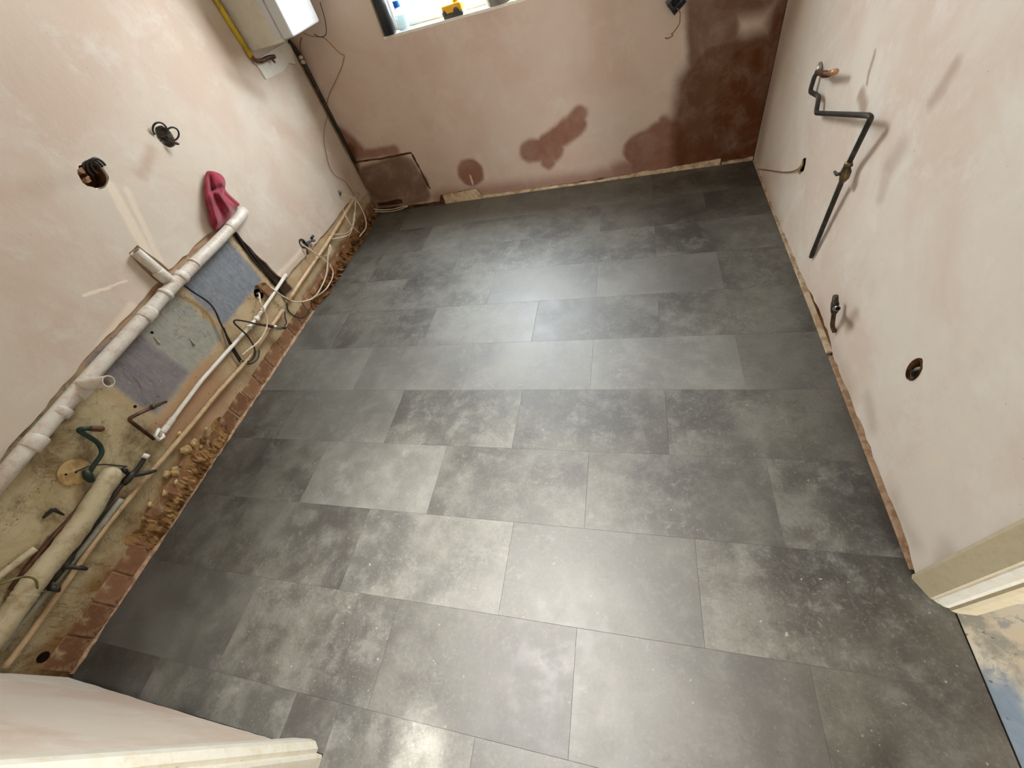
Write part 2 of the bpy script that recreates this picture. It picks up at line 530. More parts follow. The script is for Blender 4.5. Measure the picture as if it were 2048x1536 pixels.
# floor tiles: dark concrete-look vinyl
M = Mat('vinyl_tile', .40, 1.0)
M.b.inputs['IOR'].default_value = 1.5
oi = M.node('ShaderNodeObjectInfo')
rnd = oi.outputs['Random']
cmb = M.node('ShaderNodeCombineXYZ')
for i, k in enumerate((37.0, 71.0, 113.0)):
    M.plug(cmb.inputs[i], M.math('MULTIPLY', rnd, k))
v = M.vm('ADD', M.p, cmb.outputs[0])
a1 = M.noise(3.0, 5, .5, .1, vec=v)
a2 = M.noise(11, 8, .7, .2, vec=v)
a3 = M.noise(120, 5, .8, .1, vec=v)
a4 = M.noise(34, 7, .75, .5, vec=v)
a5 = M.noise(4.5, 3, .5, .1, vec=M.vm('ADD', v, (9, 4, 2)))
tone = M.mix(M.ramp(a1, .33, .67), srgb(46, 44, 39), srgb(93, 92, 83))
tone = M.mix(M.math('MULTIPLY', M.ramp(a2, .44, .70), .62), tone, srgb(117, 116, 109))
tone = M.mix(M.math('MULTIPLY', M.ramp(a2, .50, .30), .62), tone, srgb(49, 46, 41))
pat = M.ramp(a5, .46, .64)
tone = M.mix(M.math('MULTIPLY', M.math('MULTIPLY', M.ramp(a4, .52, .68), pat), .5), tone, srgb(138, 137, 126))
tone = M.mix(M.math('MULTIPLY', M.math('MULTIPLY', M.ramp(a4, .46, .36), pat), .55), tone, srgb(51, 48, 45))
tone = M.mix(M.ramp(a3, .54, .70, 0, .48), tone, srgb(139, 138, 129))
tone = M.mix(M.ramp(a3, .46, .32, 0, .48), tone, srgb(43, 41, 36))
tone = M.mix(M.ramp(M.noise(60, 2, .5, 0, vec=v), .74, .77, 0, .55), tone, srgb(171, 171, 161))
tone = M.mix(M.ramp(M.math('FRACT', M.math('MULTIPLY', rnd, 7.31)), .45, 1, 0, .32), tone, srgb(132, 133, 127))
tone = M.mix(M.ramp(rnd, .35, 1, 0, .4), tone, srgb(51, 47, 42))
M.color(tone)
M.rough(M.ramp(a2, .3, .7, .48, .58))
M.bump(M.math('ADD', M.math('MULTIPLY', a3, .5), a4), .06, .002)
mats['tile'] = M.m
mats['screed'] = simple('floor_screed', (40, 36, 32), (26, 24, 22), 12, .8, .2)
M = Mat('painted_concrete', .55, .35)
n1 = M.noise(9, 8, .72, .4)
n2 = M.noise(18, 8, .75, .3)
n3 = M.noise(6, 6, .6, .4, vec=M.vm('ADD', M.p, (4, 9, 1)))
cc = M.mix(M.ramp(n1, .42, .56), srgb(150, 150, 142), srgb(198, 194, 178))
cc = M.mix(M.ramp(n3, .50, .60, 0, .8), cc, srgb(200, 192, 170))
cc = M.mix(M.ramp(n2, .58, .64, 0, .7), cc, srgb(130, 136, 144))
sx = M.node('ShaderNodeSeparateXYZ')
M.plug(sx.inputs[0], M.warp(.04, 7))
ed = M.math('MULTIPLY', M.ramp(sx.outputs[0], .86, .9, 1, 0), M.ramp(sx.outputs[1], .2, .26, 1, 0))
cc = M.mix(M.math('MULTIPLY', ed, .85), cc, srgb(112, 134, 156))
cc = M.mix(M.ramp(M.noise(40, 3, .6), .68, .72, 0, .7), cc, srgb(70, 66, 62))
M.color(cc)
M.bump(n2, .3, .004)
mats['hall_floor'] = M.m

# fittings
def dirty(name, cl, dirt, rough=.4, amount=.75, scale=9):
    M = Mat(name, rough, .45)
    n = M.noise(scale * 1.8, 8, .78, .3)
    n2 = M.noise(45, 5, .7)
    cx = M.mix(M.math('MULTIPLY', M.ramp(n, .42, .74), amount), srgb(*cl), srgb(*dirt))
    cx = M.mix(M.ramp(n2, .66, .72, 0, .7), cx, srgb(96, 66, 44))
    M.color(cx)
    M.bump(n2, .15, .002)
    return M.m
mats['waste'] = dirty('white_plastic_dirty', (214, 209, 198), (178, 142, 114), .4, .8, 16)
mats['waste_in'] = simple('pipe_inside', (120, 118, 108), (86, 84, 78), 20, .6)
mats['thin_white'] = dirty('white_pipe', (226, 220, 208), (186, 166, 142), amount=.5)
mats['painted_pipe'] = dirty('painted_copper_pipe', (196, 168, 130), (150, 116, 78), scale=14)
mats['old_pipe'] = dirty('crusted_pipe', (192, 180, 148), (136, 106, 70), .75, .8, 12)
mats['grey_pipe'] = dirty('grey_pipe', (160, 156, 138), (110, 98, 72), .5)
mats['copper'] = simple('tarnished_copper', (104, 68, 48), (66, 42, 30), 24, .5, .5, .35)
mats['copper_bright'] = simple('bright_copper', (196, 146, 104), (170, 118, 80), 20, .4, .5, .25)
mats['black_pipe'] = simple('blackened_pipe', (52, 48, 42), (88, 78, 64), 24, .5, .4, .2, lo=.5, hi=.75)
mats['green_pipe'] = simple('verdigris_pipe', (38, 44, 36), (36, 62, 50), 18, .5, .4)
mats['brass'] = simple('dull_brass', (120, 100, 70), (80, 66, 46), 24, .4, .5, .7)
mats['black_cable'] = simple('black_cable', (40, 34, 31), (52, 44, 38), 30, .45, .4)
mats['white_cable'] = simple('white_cable', (222, 208, 184), (196, 178, 150), 30, .5, .4)
mats['tan_cable'] = simple('tan_cable', (150, 116, 76), (130, 98, 62), 30, .5, .4)
mats['earth_cable'] = simple('green_yellow_cable', (120, 116, 54), (96, 92, 40), 40, .5, .4)
mats['steel'] = simple('galvanised_steel', (186, 184, 178), (150, 146, 140), 26, .32, .5, .9)
mats['white_case'] = dirty('boiler_case', (196, 199, 199), (182, 180, 174), .3, .3)
mats['side_case'] = dirty('boiler_side', (206, 200, 186), (182, 172, 152), .5, .6)
mats['yellow'] = simple('yellow_paint', (214, 184, 52), (176, 146, 44), 22, .5, .4)
mats['white_board'] = dirty('white_board', (216, 212, 200), (186, 176, 156), .6, .6)
mats['trim_white'] = dirty('gloss_trim', (232, 228, 214), (206, 190, 152), .35, .6, 12)
mats['trim_old'] = dirty('old_trim', (206, 194, 164), (184, 166, 130), .5, .6, 22)
mats['upvc'] = simple('upvc_white', (236, 238, 240), (228, 230, 232), 8, .3, .5)
mats['black_plastic'] = simple('black_plastic', (22, 24, 28), (14, 15, 18), 10, .4, .5)
mats['tool_yellow'] = simple('tool_yellow', (238, 180, 46), (226, 166, 36), 10, .45, .4)
mats['tool_grey'] = simple('tool_grey', (92, 94, 98), (70, 72, 76), 10, .5, .4)
mats['blue_cap'] = simple('blue_cap', (30, 100, 200), (24, 84, 180), 10, .4, .5)
mats['grey_bin'] = simple('grey_bin', (150, 146, 136), (128, 122, 112), 10, .6, .3)
M = Mat('bottle_plastic', .12, .5)
M.b.inputs['Transmission Weight'].default_value = .8
M.b.inputs['IOR'].default_value = 1.33
M.color(M.mix(M.ramp(M.noise(30, 2), .4, .6), srgb(214, 240, 246), srgb(232, 248, 250)))
mats['bottle'] = M.m
M = Mat('window_glass', .02, .5)
tr = M.node('ShaderNodeBsdfTransparent')
tr.inputs[0].default_value = (.97, .99, 1, 1)
M.color(M.mix(M.ramp(M.noise(2, 1), .3, .7), (.97, .99, 1, 1), (.99, 1, 1, 1)))
ms = M.node('ShaderNodeMixShader')
ms.inputs[0].default_value = .05
M.nt.links.new(tr.outputs[0], ms.inputs[1])
M.nt.links.new(M.b.outputs[0], ms.inputs[2])
M.nt.links.new(ms.outputs[0], M.nt.nodes['Material Output'].inputs['Surface'])
mats['glass'] = M.m
M = Mat('frosted_glass', .5, .3)
tl_ = M.node('ShaderNodeBsdfTranslucent')
tl_.inputs[0].default_value = (.34, .33, .31, 1)
M.color(M.mix(M.ramp(M.noise(60, 2), .3, .7), (.85, .84, .8, 1), (.9, .9, .86, 1)))
ms = M.node('ShaderNodeMixShader')
ms.inputs[0].default_value = .2
M.nt.links.new(tl_.outputs[0], ms.inputs[1])
M.nt.links.new(M.b.outputs[0], ms.inputs[2])
M.nt.links.new(ms.outputs[0], M.nt.nodes['Material Output'].inputs['Surface'])
mats['frosted'] = M.m
M = Mat('red_cloth', .95, .1)
n = M.noise(60, 4, .6)
M.color(M.mix(M.ramp(M.noise(14, 4), .4, .6), srgb(152, 50, 68), srgb(128, 36, 54)))
M.b.inputs['Sheen Weight'].default_value = .3
M.bump(n, .4, .003)
mats['red_cloth'] = M.m

# ------------------------------------------------------------------ the shell
HOLES_L = {}
def lw2(x, y):
    p = LW(x, y)
    return (p.y, p.z)
def rw2(x, y):
    p = RW(x, y)
    return (p.y, p.z)
def bw2(x, y):
    p = BW(x, y)
    return (p.x, p.z)
hl1 = ell(lw2(184, 352), .052, .047, 20, .09)
hl2 = ell(lw2(327, 274), .040, .043, 20, .05)
hl3 = ell(lw2(608, 490), .022, .030, 14, .12)
hl4 = ell(lw2(517, 588), .030, .030, 16, .1)
TH = .012                                                     # thickness of the fresh plaster
# floor slab, ceiling, cores
floor = struct(box('floor', (XL - .1, YE, -.12), (.818, YB + .1, -.004), mats['screed']), 'dark stone-look vinyl tile floor')
struct(box('floor_hall', (.818, YE, -.12), (2.6, .40, -.003), mats['hall_floor']), 'scraped concrete hall floor with white and blue paint')
struct(box('ceiling', (XL - .1, YE, ZC), (2.6, YB + .3, ZC + .1), mats['pl_ceiling']), 'plastered ceiling')
wl_core = struct(panel('wall_left', fL, [(YN - .1, -.004), (YB + .1, -.004), (YB + .1, ZC), (YN - .1, ZC)], [hl1, hl2, hl3, hl4], 0, .1, mats['old_wall']), 'left wall, pink plaster above and stripped painted masonry below')
# fresh plaster skin on the left wall, ragged lower edge
edge = [(YN - .02, .635), (.30, .655), (.70, .69), (1.0, .705), (1.16, .71), (1.165, .86), (1.225, .86), (1.24, .715), (1.56, .715), (1.63, .70), (1.668, .63), (1.675, .50), (1.70, .42), (1.70, .33), (1.72, .28), (1.80, .275), (1.95, .272), (2.05, .262), (2.2, .26), (2.4, .255), (2.55, .262), (2.66, .25), (2.70, .205), (2.92, .19)]
edge = ragged(edge, .03, .005)
outl = edge + [(2.905, .45), (2.90, 1.1), (2.925, 1.25), (2.925, ZC), (YN - .02, ZC)]
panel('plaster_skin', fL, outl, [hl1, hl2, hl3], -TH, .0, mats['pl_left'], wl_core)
# back wall with window opening
win = [(WX0, WZ0), (WX1, WZ0), (WX1, WZ1), (WX0, WZ1)]
wb_core = struct(panel('wall_back', fB, [(XL - .1, -.004), (XR + .1, -.004), (XR + .1, ZC), (XL - .1, ZC)], [win], TH, .13, mats['core']), 'back wall, pink plaster with dark damp patches below the window')
groove = stroke([bw2(702, 326), bw2(760, 318), bw2(822, 306), bw2(842, 343), bw2(860, 378)], .008, .35)
slot = [bw2(738, 418), bw2(760, 424), bw2(800, 416), bw2(812, 412), bw2(806, 400), bw2(795, 401), bw2(752, 408), bw2(740, 398), bw2(735, 390)]
slot = [(XL + .005 if p[0] < XL + .02 else p[0], p[1]) for p in slot]
groove = [(max(p[0], XL + .012), p[1]) for p in groove]
bedge = ragged([(XL + .003, .036), (-1.75, .028), (-1.45, .024), (-1.42, .07), (-1.12, .085), (-1.08, .022), (-.5, .022), (.2, .024), (.55, .030), (XR - .003, .036)], .04, .004)
slot2 = [(XL + .03, .05), (-1.80, .043), (-1.755, .05), (-1.755, .082), (-1.80, .092), (-1.90, .078), (XL + .03, .085)]
panel('plaster_skin', fB, bedge + [(XR - .003, ZC), (XL + .003, ZC)], [win, groove, slot2], 0, TH, mats['pl_back'], wb_core)
# pale strip left at the foot of the back wall
def strip(name, f, pts_top, z0, d0, d1, mat, parent):
    bottom = [(pts_top[-1][0], z0), (pts_top[0][0], z0)]
    return panel(name, f, pts_top + bottom, [], d0, d1, mat, parent)
strip('skirting_residue', fB, ragged([(-1.40, .072), (-1.12, .082), (-1.09, .026)], .04, .004) + ragged([(-1.0, .020), (-.5, .018), (-.2, .014), (0, .022), (.1, .034), (.16, .02), (.35, .034), (.56, .040)], .03, .004), 0.0, -.005, TH, mats['residue'], wb_core)
strip('skirting_residue', fB, ragged([(.57, .012), (.62, .018), (.68, .014), (.75, .02)], .02, .004), 0.0, -.004, TH, mats['residue'], wb_core)
# right wall, ends at the doorway
hr1 = ell(rw2(1829, 739), .024, .040, 18, .07)
hr2 = ell(rw2(1607, 330), .022, .032, 16, .12)
YJ = .40
wr_core = struct(panel('wall_right', fR, [(YJ, -.004), (YB + .13, -.004), (YB + .13, ZC), (YJ, ZC)], [hr1, hr2], TH, .10, mats['core']), 'right wall of pale pink plaster')
redge = ragged([(.445, .012), (.52, .036), (.7, .030), (.9, .034), (1.1, .030), (1.25, .028), (1.30, .05), (1.45, .055), (1.6, .045), (1.72, .034), (1.9, .026), (2.2, .016), (2.6, .012), (YB - .003, .012)], .03, .005)
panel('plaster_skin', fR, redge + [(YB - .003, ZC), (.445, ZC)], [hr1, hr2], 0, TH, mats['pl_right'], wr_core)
strip('skirting_residue', fR, ragged([(1.28, .012), (1.6, .014), (2.0, .012), (2.4, .009), (YB - .02, .008)], .05, .002), 0.0, -.006, TH, mats['residue'], wr_core)
strip('mortar_edge', fR, ragged([(.46, .01), (.6, .016), (.8, .012), (1.0, .016), (1.26, .012)], .03, .004), 0.0, -.004, TH, mats['mortar'], wr_core)
# door head over the right doorway and wall beyond it
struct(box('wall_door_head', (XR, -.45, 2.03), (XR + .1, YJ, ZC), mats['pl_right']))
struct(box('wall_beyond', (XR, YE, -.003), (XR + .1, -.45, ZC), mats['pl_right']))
# near wall stub and passage
wn = struct(box('wall_near', (XL - .1, YN - .11, -.004), (-.90, YN - TH, ZC), mats['dark']), 'short pink plastered wall beside the doorway')
panel('plaster_skin', fN, ragged([(XL + TH + .002, .012), (-1.8, .020), (-1.4, .030), (-1.2, .030), (-.985, .022)], .03, .004) + [(-.985, ZC), (XL + TH + .002, ZC)], [], 0, TH, mats['pl_near'], wn)
struct(panel('wall_rear', lambda u, v, d: Vector((u, YE - d, v)), [(-1.0, -.004), (2.6, -.004), (2.6, ZC), (-1.0, ZC)], [[(-.5, .0), (.35, .0), (.35, 2.0), (-.5, 2.0)], [(-.69, .3), (-.56, .3), (-.56, 2.1), (-.69, 2.1)], [(1.6, .0), (2.0, .0), (2.0, 2.0), (1.6, 2.0)]], 0, .1, mats['pl_near']))
REAR_DOOR = True
struct(panel('wall_hall_end', lambda u, v, d: Vector((2.6 + d, u, v)), [(YE, -.004), (YJ + .1, -.004), (YJ + .1, ZC), (YE, ZC)], [], 0, .1, mats['pl_near']))
struct(box('wall_passage', (-.98, YE, -.004), (-.90, YN - .11, ZC), mats['pl_near']))
struct(box('wall_hall', (XR + .1, YJ, -.003), (2.6, YJ + .1, ZC), mats['pl_near']))
d1 = bpy.data.objects.new('door_1', None)
COL.objects.link(d1)
d1.location = (-.075, YE - .05, 0)
struct(d1, 'rear door with a frosted glass panel')
box('door_frame', (-.5, YE - .07, 0), (-.42, YE - .03, 2.0), mats['upvc'], d1, .003)
box('door_frame', (.27, YE - .07, 0), (.35, YE - .03, 2.0), mats['upvc'], d1, .003)
box('door_frame', (-.42, YE - .07, 1.92), (.27, YE - .03, 2.0), mats['upvc'], d1, .003)
box('door_frame', (-.42, YE - .07, 0), (.27, YE - .03, .12), mats['upvc'], d1, .003)
box('pane', (-.42, YE - .053, .12), (.27, YE - .047, 1.92), mats['frosted'], d1)
# architraves
def prism(name, prof, z0, z1, mat, parent=None):
    bm = bmesh.new()
    a = [bm.verts.new((x, y, z0)) for x, y in prof]
    b = [bm.verts.new((x, y, z1)) for x, y in prof]
    bm.faces.new(a[::-1])
    bm.faces.new(b)
    n = len(prof)
    for i in range(n):
        bm.faces.new((a[i], a[(i + 1) % n], b[(i + 1) % n], b[i]))
    return fin(bm, name, mat, parent)
t1 = struct(prism('trim_1', [(-1.0, YN - .002), (-.992, YN + .012), (-.935, YN + .020), (-.915, YN + .018), (-.899, YN + .004), (-.899, YN - .012), (-.91, YN - .012), (-.91, YN - .02), (-1.0, YN - .02)], 0, 2.1, mats['trim_white']), 'white glossed door architrave on the near wall')
prism('door_lining', [(-.912, YN - .006), (-.880, YN - .006), (-.876, YN - .012), (-.876, YN - .11), (-.912, YN - .11)], 0, 2.1, mats['trim_white'], t1)
t2 = struct(prism('trim_2', [(.767, .446), (.752, .446), (.748, .436), (.772, .388), (.777, .386), (.782, .400), (.80, .42), (.80, .446)], .001, 2.1, mats['trim_old']), 'cream chipped door architrave on the right wall')
prism('moulding', [(.776, .390), (.780, .383), (.796, .371), (.806, .3685), (.81, .40), (.785, .41)], .001, 2.1, mats['trim_white'], t2)
prism('door_lining', [(.804, .374), (.808, .362), (.822, .358), (.86, .358), (.86, .41), (.804, .41)], .001, 2.1, mats['trim_old'], t2)

# ------------------------------------------------------------------ vinyl tiles
P, LT, Y0 = .305, .6127, 2.6256
offs = {-2: -1.40, -1: -1.70, 0: -1.41, 1: -1.705, 2: -1.405, 3: -1.711, 4: -1.402, 5: -1.706, 6: -1.388, 7: -1.6446, 8: -1.3916, 9: -1.6527, 10: -1.39, 11: -1.66}
def tile(x0, x1, y0, y1):
    g, ch, t = .00015, .0004, .004
    x0, x1, y0, y1 = x0 + g, x1 - g, y0 + g, y1 - g
    cx, cy = (x0 + x1) / 2, (y0 + y1) / 2
    hx, hy = (x1 - x0) / 2, (y1 - y0) / 2
    lv = [(0, -t), (0, -ch), (ch, 0)]
    vs, fs = [], []
    for ins, z in lv:
        vs += [(-hx + ins, -hy + ins, z), (hx - ins, -hy + ins, z), (hx - ins, hy - ins, z), (-hx + ins, hy - ins, z)]
    for k in range(2):
        for i in range(4):
            fs.append((4 * k + i, 4 * k + (i + 1) % 4, 4 * k + 4 + (i + 1) % 4, 4 * k + 4 + i))
    fs.append((8, 9, 10, 11))
    fs.append((3, 2, 1, 0))
    me = bpy.data.meshes.new('tile')
    me.from_pydata(vs, [], fs)
    me.materials.append(mats['tile'])
    o = bpy.data.objects.new('tile', me)
    COL.objects.link(o)
    o.location = (cx, cy, 0)
    o.parent = floor
for i in range(-2, 12):
    y1, y0 = Y0 - i * P, Y0 - (i + 1) * P
    y1 = min(y1, YB + .004)
    if y1 - y0 < .01:
        continue
    xr = XR + .008 if y0 > .36 else .816
    xl = XL - .0 if y1 > YN + .01 else -.876
    x = offs[i] - 2 * LT
    while x < xr:
        a, b = max(x, xl), min(x + LT, xr)
        if xr - b < .03:
            b = xr
        if x + LT - .03 > xr and xr - max(x, xl) < .03:
            break
        if b - a > .02:
            if y0 < YN - .005 and y1 > YN + .01:            # row cut by the near wall
                if b <= -.876:
                    tile(a, b, YN - .004, y1)
                elif a >= -.876:
                    tile(a, b, y0, y1)
                else:
                    tile(a, -.876, YN - .004, y1)
                    tile(-.876, b, y0, y1)
            else:
                tile(a, b, y0, y1)
        x += LT
# dark cut edge of the vinyl along the near wall and threshold edge
struct(box('trim_3', (.8165, YE, -.002), (.8185, .358, .0015), mats['screed']))

# ------------------------------------------------------------------ foot of the left wall
def brickmesh(h):
    bm = bmesh.new()
    bx(bm, (-.008, -.5, 0), (.004, .5, 1), 0)
    return bm
y = YN + .01
k = 0
while y < 2.88:
    wd = random.choice((.104, .108, .112, .128)) if y > .7 else random.choice((.105, .112, .118))
    h = .092 + random.uniform(-.012, .014)
    if .3 < y < .62:
        h += .03
    bm = bmesh.new()
    bx(bm, (-.010, -wd / 2 + .003, 0), (.005 + random.uniform(-.002, .003), wd / 2 - .003, h), .003)
    for v in bm.verts:
        v.co += Vector((random.uniform(-.0015, .0015), random.uniform(-.002, .002), random.uniform(-.003, .003) if v.co.z > .02 else 0))
    b = fin(bm, 'brick', mats['brick'])
    b.location = (XL, y + wd / 2, .002)
    b.parent = wl_core
    y += wd
    k += 1
# mortar bead at the floor edge
bm = bmesh.new()
n = 90
prev = None
for i in range(n + 1):
    yy = YN + .01 + (2.15 - YN) * i / n
    wv, hv = .012 + random.uniform(-.003, .005), .006 + random.uniform(-.002, .004)
    ring = [bm.verts.new((XL - .003, yy, hv + .006)), bm.verts.new((XL + wv * .6, yy, hv)), bm.verts.new((XL + wv, yy, 0.0)), bm.verts.new((XL - .003, yy, 0.0))]
    if prev:
        for j in range(4):
            bm.faces.new((prev[j], prev[(j + 1) % 4], ring[(j + 1) % 4], ring[j]))
    prev = ring
fin(bm, 'mortar_edge', mats['mortar'], wl_core)
def rubble(name, ya, yb, z0, z1, dep, mat, n=60, m=7):
    bm = bmesh.new()
    g = []
    for i in range(n + 1):
        yy = ya + (yb - ya) * i / n
        row = []
        for j in range(m + 1):
            t = j / m
            z = z0 + (z1 - z0) * (.82 + .18 * math.sin(i * .31) * math.sin(i * .17 + 1)) * t + random.uniform(-.005, .005)
            d = dep * (1 - t) ** .8 * random.uniform(.35, 1.25) * min(1, 6 * i / n, 6 * (n - i) / n) + .0008
            if i in (0, n) or j == m:
                d = -.004
            row.append(bm.verts.new((XL + d, yy + random.uniform(-.006, .006), max(z, .001))))
        g.append(row)
    for i in range(n):
        for j in range(m):
            bm.faces.new((g[i][j], g[i + 1][j], g[i + 1][j + 1], g[i][j + 1]))
    o = fin(bm, name, mat, wl_core)
    o['kind'] = 'stuff'
    return o
rubble('rubble', 1.72, 2.90, 0, .10, .045, mats['rubble'], 90)
rubble('rubble', .20, .86, .01, .155, .016, mats['rubble_pale'], 90)
# loose plaster chips clinging to the foot of the wall
for (px, py, s) in ((372, 898, .028), (388, 885, .022), (362, 868, .016), (402, 893, .012), (350, 942, .026), (334, 948, .018), (330, 985, .016), (352, 965, .014), (412, 858, .012), (300, 1010, .014)):
    bm = bmesh.new()
    bmesh.ops.create_icosphere(bm, subdivisions=1, radius=s)
    for v in bm.verts:
        v.co = Vector((v.co.x * .35, v.co.y * random.uniform(.7, 1.3), v.co.z * random.uniform(.6, 1.2)))
    o = fin(bm, 'plaster_chip', mats['chip'])
    p = LW(px, py, .010)
    o.location = p
    o.rotation_euler = (random.uniform(0, 3), 0, 0)
    tag(o, 'small cream flake of old plaster clinging to the bricks at the wall foot', 'plaster chip', 'plaster flakes at the foot of the stripped wall')

# ------------------------------------------------------------------ window
w1 = bpy.data.objects.new('window_1', None)
COL.objects.link(w1)
w1.location = ((WX0 + WX1) / 2, YB + .1, WZ0)
struct(w1, 'white framed kitchen window')
YF = 3.055
def wbox(name, lo, hi, mat, bev=.004):
    return box(name, lo, hi, mat, w1, bev)
bm = bmesh.new()
for lo, hi in (((WX0, YF, WZ0 + .01), (WX0 + .065, YF + .06, WZ1)), ((WX1 - .065, YF, WZ0 + .01), (WX1, YF + .06, WZ1)), ((WX0 + .065, YF, WZ0 + .01), (WX1 - .065, YF + .06, WZ0 + .075)), ((WX0 + .065, YF, WZ1 - .065), (WX1 - .065, YF + .06, WZ1))):
    bx(bm, lo, hi, .005)
fin(bm, 'window_frame', mats['upvc'], w1)
XM = -1.205
wbox('mullion', (XM - .03, YF + .003, WZ0 + .07), (XM + .03, YF + .057, WZ1 - .06), mats['upvc'])
wbox('pane', (WX0 + .06, YF + .026, WZ0 + .07), (XM - .03, YF + .032, WZ1 - .06), mats['glass'], 0)
wbox('pane', (XM + .03, YF + .026, WZ0 + .07), (WX1 - .06, YF + .032, WZ1 - .06), mats['glass'], 0)
panel('window_sill', fF, [(WX0 + .001, YF + .02)] + ragged([(WX0 + .001, YB - .001), (WX1 - .001, YB - .001)], .04, .003) + [(WX1 - .001, YF + .02)], [], -(WZ0 + .012), -(WZ0 - .001), mats['trim_white'], w1)
# reveals of pale plaster
panel('window_reveal', lambda u, v, d: Vector((WX0 + d, u, v)), [(YB, WZ0), (YB + .13, WZ0), (YB + .13, WZ1), (YB, WZ1)], [], -.002, .004, mats['trim_old'], w1)
panel('window_reveal', lambda u, v, d: Vector((WX1 - d, u, v)), [(YB, WZ0), (YB + .13, WZ0), (YB + .13, WZ1), (YB, WZ1)], [], -.002, .004, mats['trim_old'], w1)
SZ = WZ0 + .012
# things on the sill
p = pl((784, 69), 2, SZ)
o = lathe('black_tube', (p.x - .012, p.y + .016, SZ), (0, 0, 1), [(0, .034), (.003, .036), (.30, .036), (.303, .034)], mats['black_plastic'], None, 24)
tag(o, 'tall black tube standing against the window reveal', 'tube')
p = pl((806, 63), 2, SZ)
bt = thing('water_bottle', 'clear ribbed water bottle with a blue cap on the sill', 'bottle', (p.x + .004, p.y + .03, SZ))
prof = [(0, .029), (.004, .034)]
for i in range(5):
    z = .010 + i * .014
    prof += [(z, .0345), (z + .004, .0325), (z + .009, .0345)]
prof += [(.083, .034), (.096, .026), (.104, .019), (.108, .0185)]
lathe('bottle_body', bt.location, (0, 0, 1), prof, mats['bottle'], bt, 24)
lathe('cap', bt.location + Vector((0, 0, .104)), (0, 0, 1), [(0, .021), (.004, .022), (.026, .022), (.029, .020)], mats['blue_cap'], bt, 20)
p = pl((908, 35), 2, SZ)
tl = thing('power_tool', 'yellow and grey power tool standing on the window sill', 'power tool', (p.x - .002, p.y + .035, SZ))
x, y, z = tl.location
box('battery', (x - .062, y - .03, z), (x + .058, y + .03, z + .018), mats['tool_grey'], tl, .005, 2)
bm = bmesh.new()
bx(bm, (x - .062, y - .028, z + .018), (x + .056, y + .028, z + .058), .010, 3)
fin(bm, 'body', mats['tool_yellow'], tl)
for dx, r in ((-.05, .013), (.022, .017)):
    lathe('knob', (x + dx, y - .022, z + .024), (0, -1, 0), [(0, r), (.008, r), (.011, r * .8)], mats['tool_grey'], tl, 18)
tube('handle', fillet([(x + .02, y, z + .05), (x + .028, y, z + .12), (x + .012, y, z + .16), (x - .05, y, z + .165)], .02), .017, mats['tool_yellow'], tl, 12)
lathe('grip', (x + .024, y, z + .075), (.006, 0, .06), [(0, .0185), (.004, .02), (.05, .02), (.054, .0185)], mats['tool_grey'], tl, 14)
p = pl((995, 10), 2, SZ)
gb = thing('grey_bucket', 'grey plaster-splashed bucket on the window sill', 'bucket', (p.x, p.y + .05, SZ))
lathe('bucket_body', gb.location, (0, 0, 1), [(0, .066), (.004, .07), (.15, .085), (.15, .080), (.02, .064)], mats['grey_bin'], gb, 28)
tube('rim', [gb.location + Vector((.085 * math.cos(a), .085 * math.sin(a), .148)) for a in [2 * math.pi * k / 24 for k in range(25)]], .005, mats['grey_bin'], gb, 8)

# ------------------------------------------------------------------ boiler group
bo = thing('boiler', 'white wall-hung boiler with beige side panel in the corner', 'boiler', (XL, 2.675, 1.19))
BX1 = -1.695
box('side_panel', (XL + .012, 2.52, 1.192), (-1.765, 2.535, 1.95), mats['side_case'], bo, .004)
box('case_back', (XL + .012, 2.535, 1.20), (-1.765, 2.83, 1.95), mats['side_case'], bo, .004)
box('front_cover', (-1.765, 2.518, 1.20), (BX1, 2.832, 1.95), mats['white_case'], bo, .012, 3)
box('side_seam', (-1.80, 2.5165, 1.21), (-1.766, 2.521, 1.94), mats['white_case'], bo, .001)
o = tube('gas_pipe', fillet([LW(418, -20, .022) + Vector((0, -.0, 0)), LW(436, 8, .022), LW(503, 115, .022)], .02), .014, mats['yellow'])
tag(o, 'yellow pipe running down the wall beside the boiler', 'pipe')
o = panel('backing_board', fL, [lw2(503, 122), lw2(527, 160), lw2(561, 144), lw2(573, 128), lw2(586, 130), lw2(576, 90), lw2(566, 86)], [], -.020, -.011, mats['white_board'])
tag(o, 'white backing board on the wall under the boiler', 'board')
o = tube('elbow_pipe', fillet([LW(503, 113, .026), LW(512, 121, .035), LW(523, 122, .04), LW(537, 115, .045), LW(549, 113, .05)], .015) , .011, mats['copper'])
tag(o, 'dark copper elbow pipe below the yellow pipe', 'pipe')
tube('outlet', [LW(541, 115, .045), LW(550, 125, .045)], .006, mats['copper'], o)
cp = thing('corner_pipe', 'dark pipe from the boiler, its lower run added for the dark corner crack', 'pipe', LW(700, 322, .01))
pts = [BW(571, 84, .05), BW(578, 97, .035), BW(588, 120, .018), BW(600, 142, .012), BW(620, 178, .010), BW(650, 232, .008), BW(676, 282, .008), BW(700, 326, .010)]
pts = [Vector((max(p.x, XL + .022), p.y, p.z)) for p in pts]
tube('pipe_run', catmull(pts, 4), .0115, mats['black_pipe'], cp)  # below the boiler end, the run is added to draw the dark corner crack
for (a, b) in ((590, 118), (592, 128)):
    q = BW(a, b, .03)
    lathe('pipe_clip', Vector((max(q.x, XL + .03), q.y, q.z)), (1, -.6, 0), [(-.016, .008), (-.01, .011), (.01, .011), (.016, .008)], mats['waste'], cp, 12)
def cable(name, pts, r, mat, label, cat='cable', group=None, n=6):
    o = tube(name, catmull(pts, n), r, mats[mat], None, 8)
    return tag(o, label, cat, group)
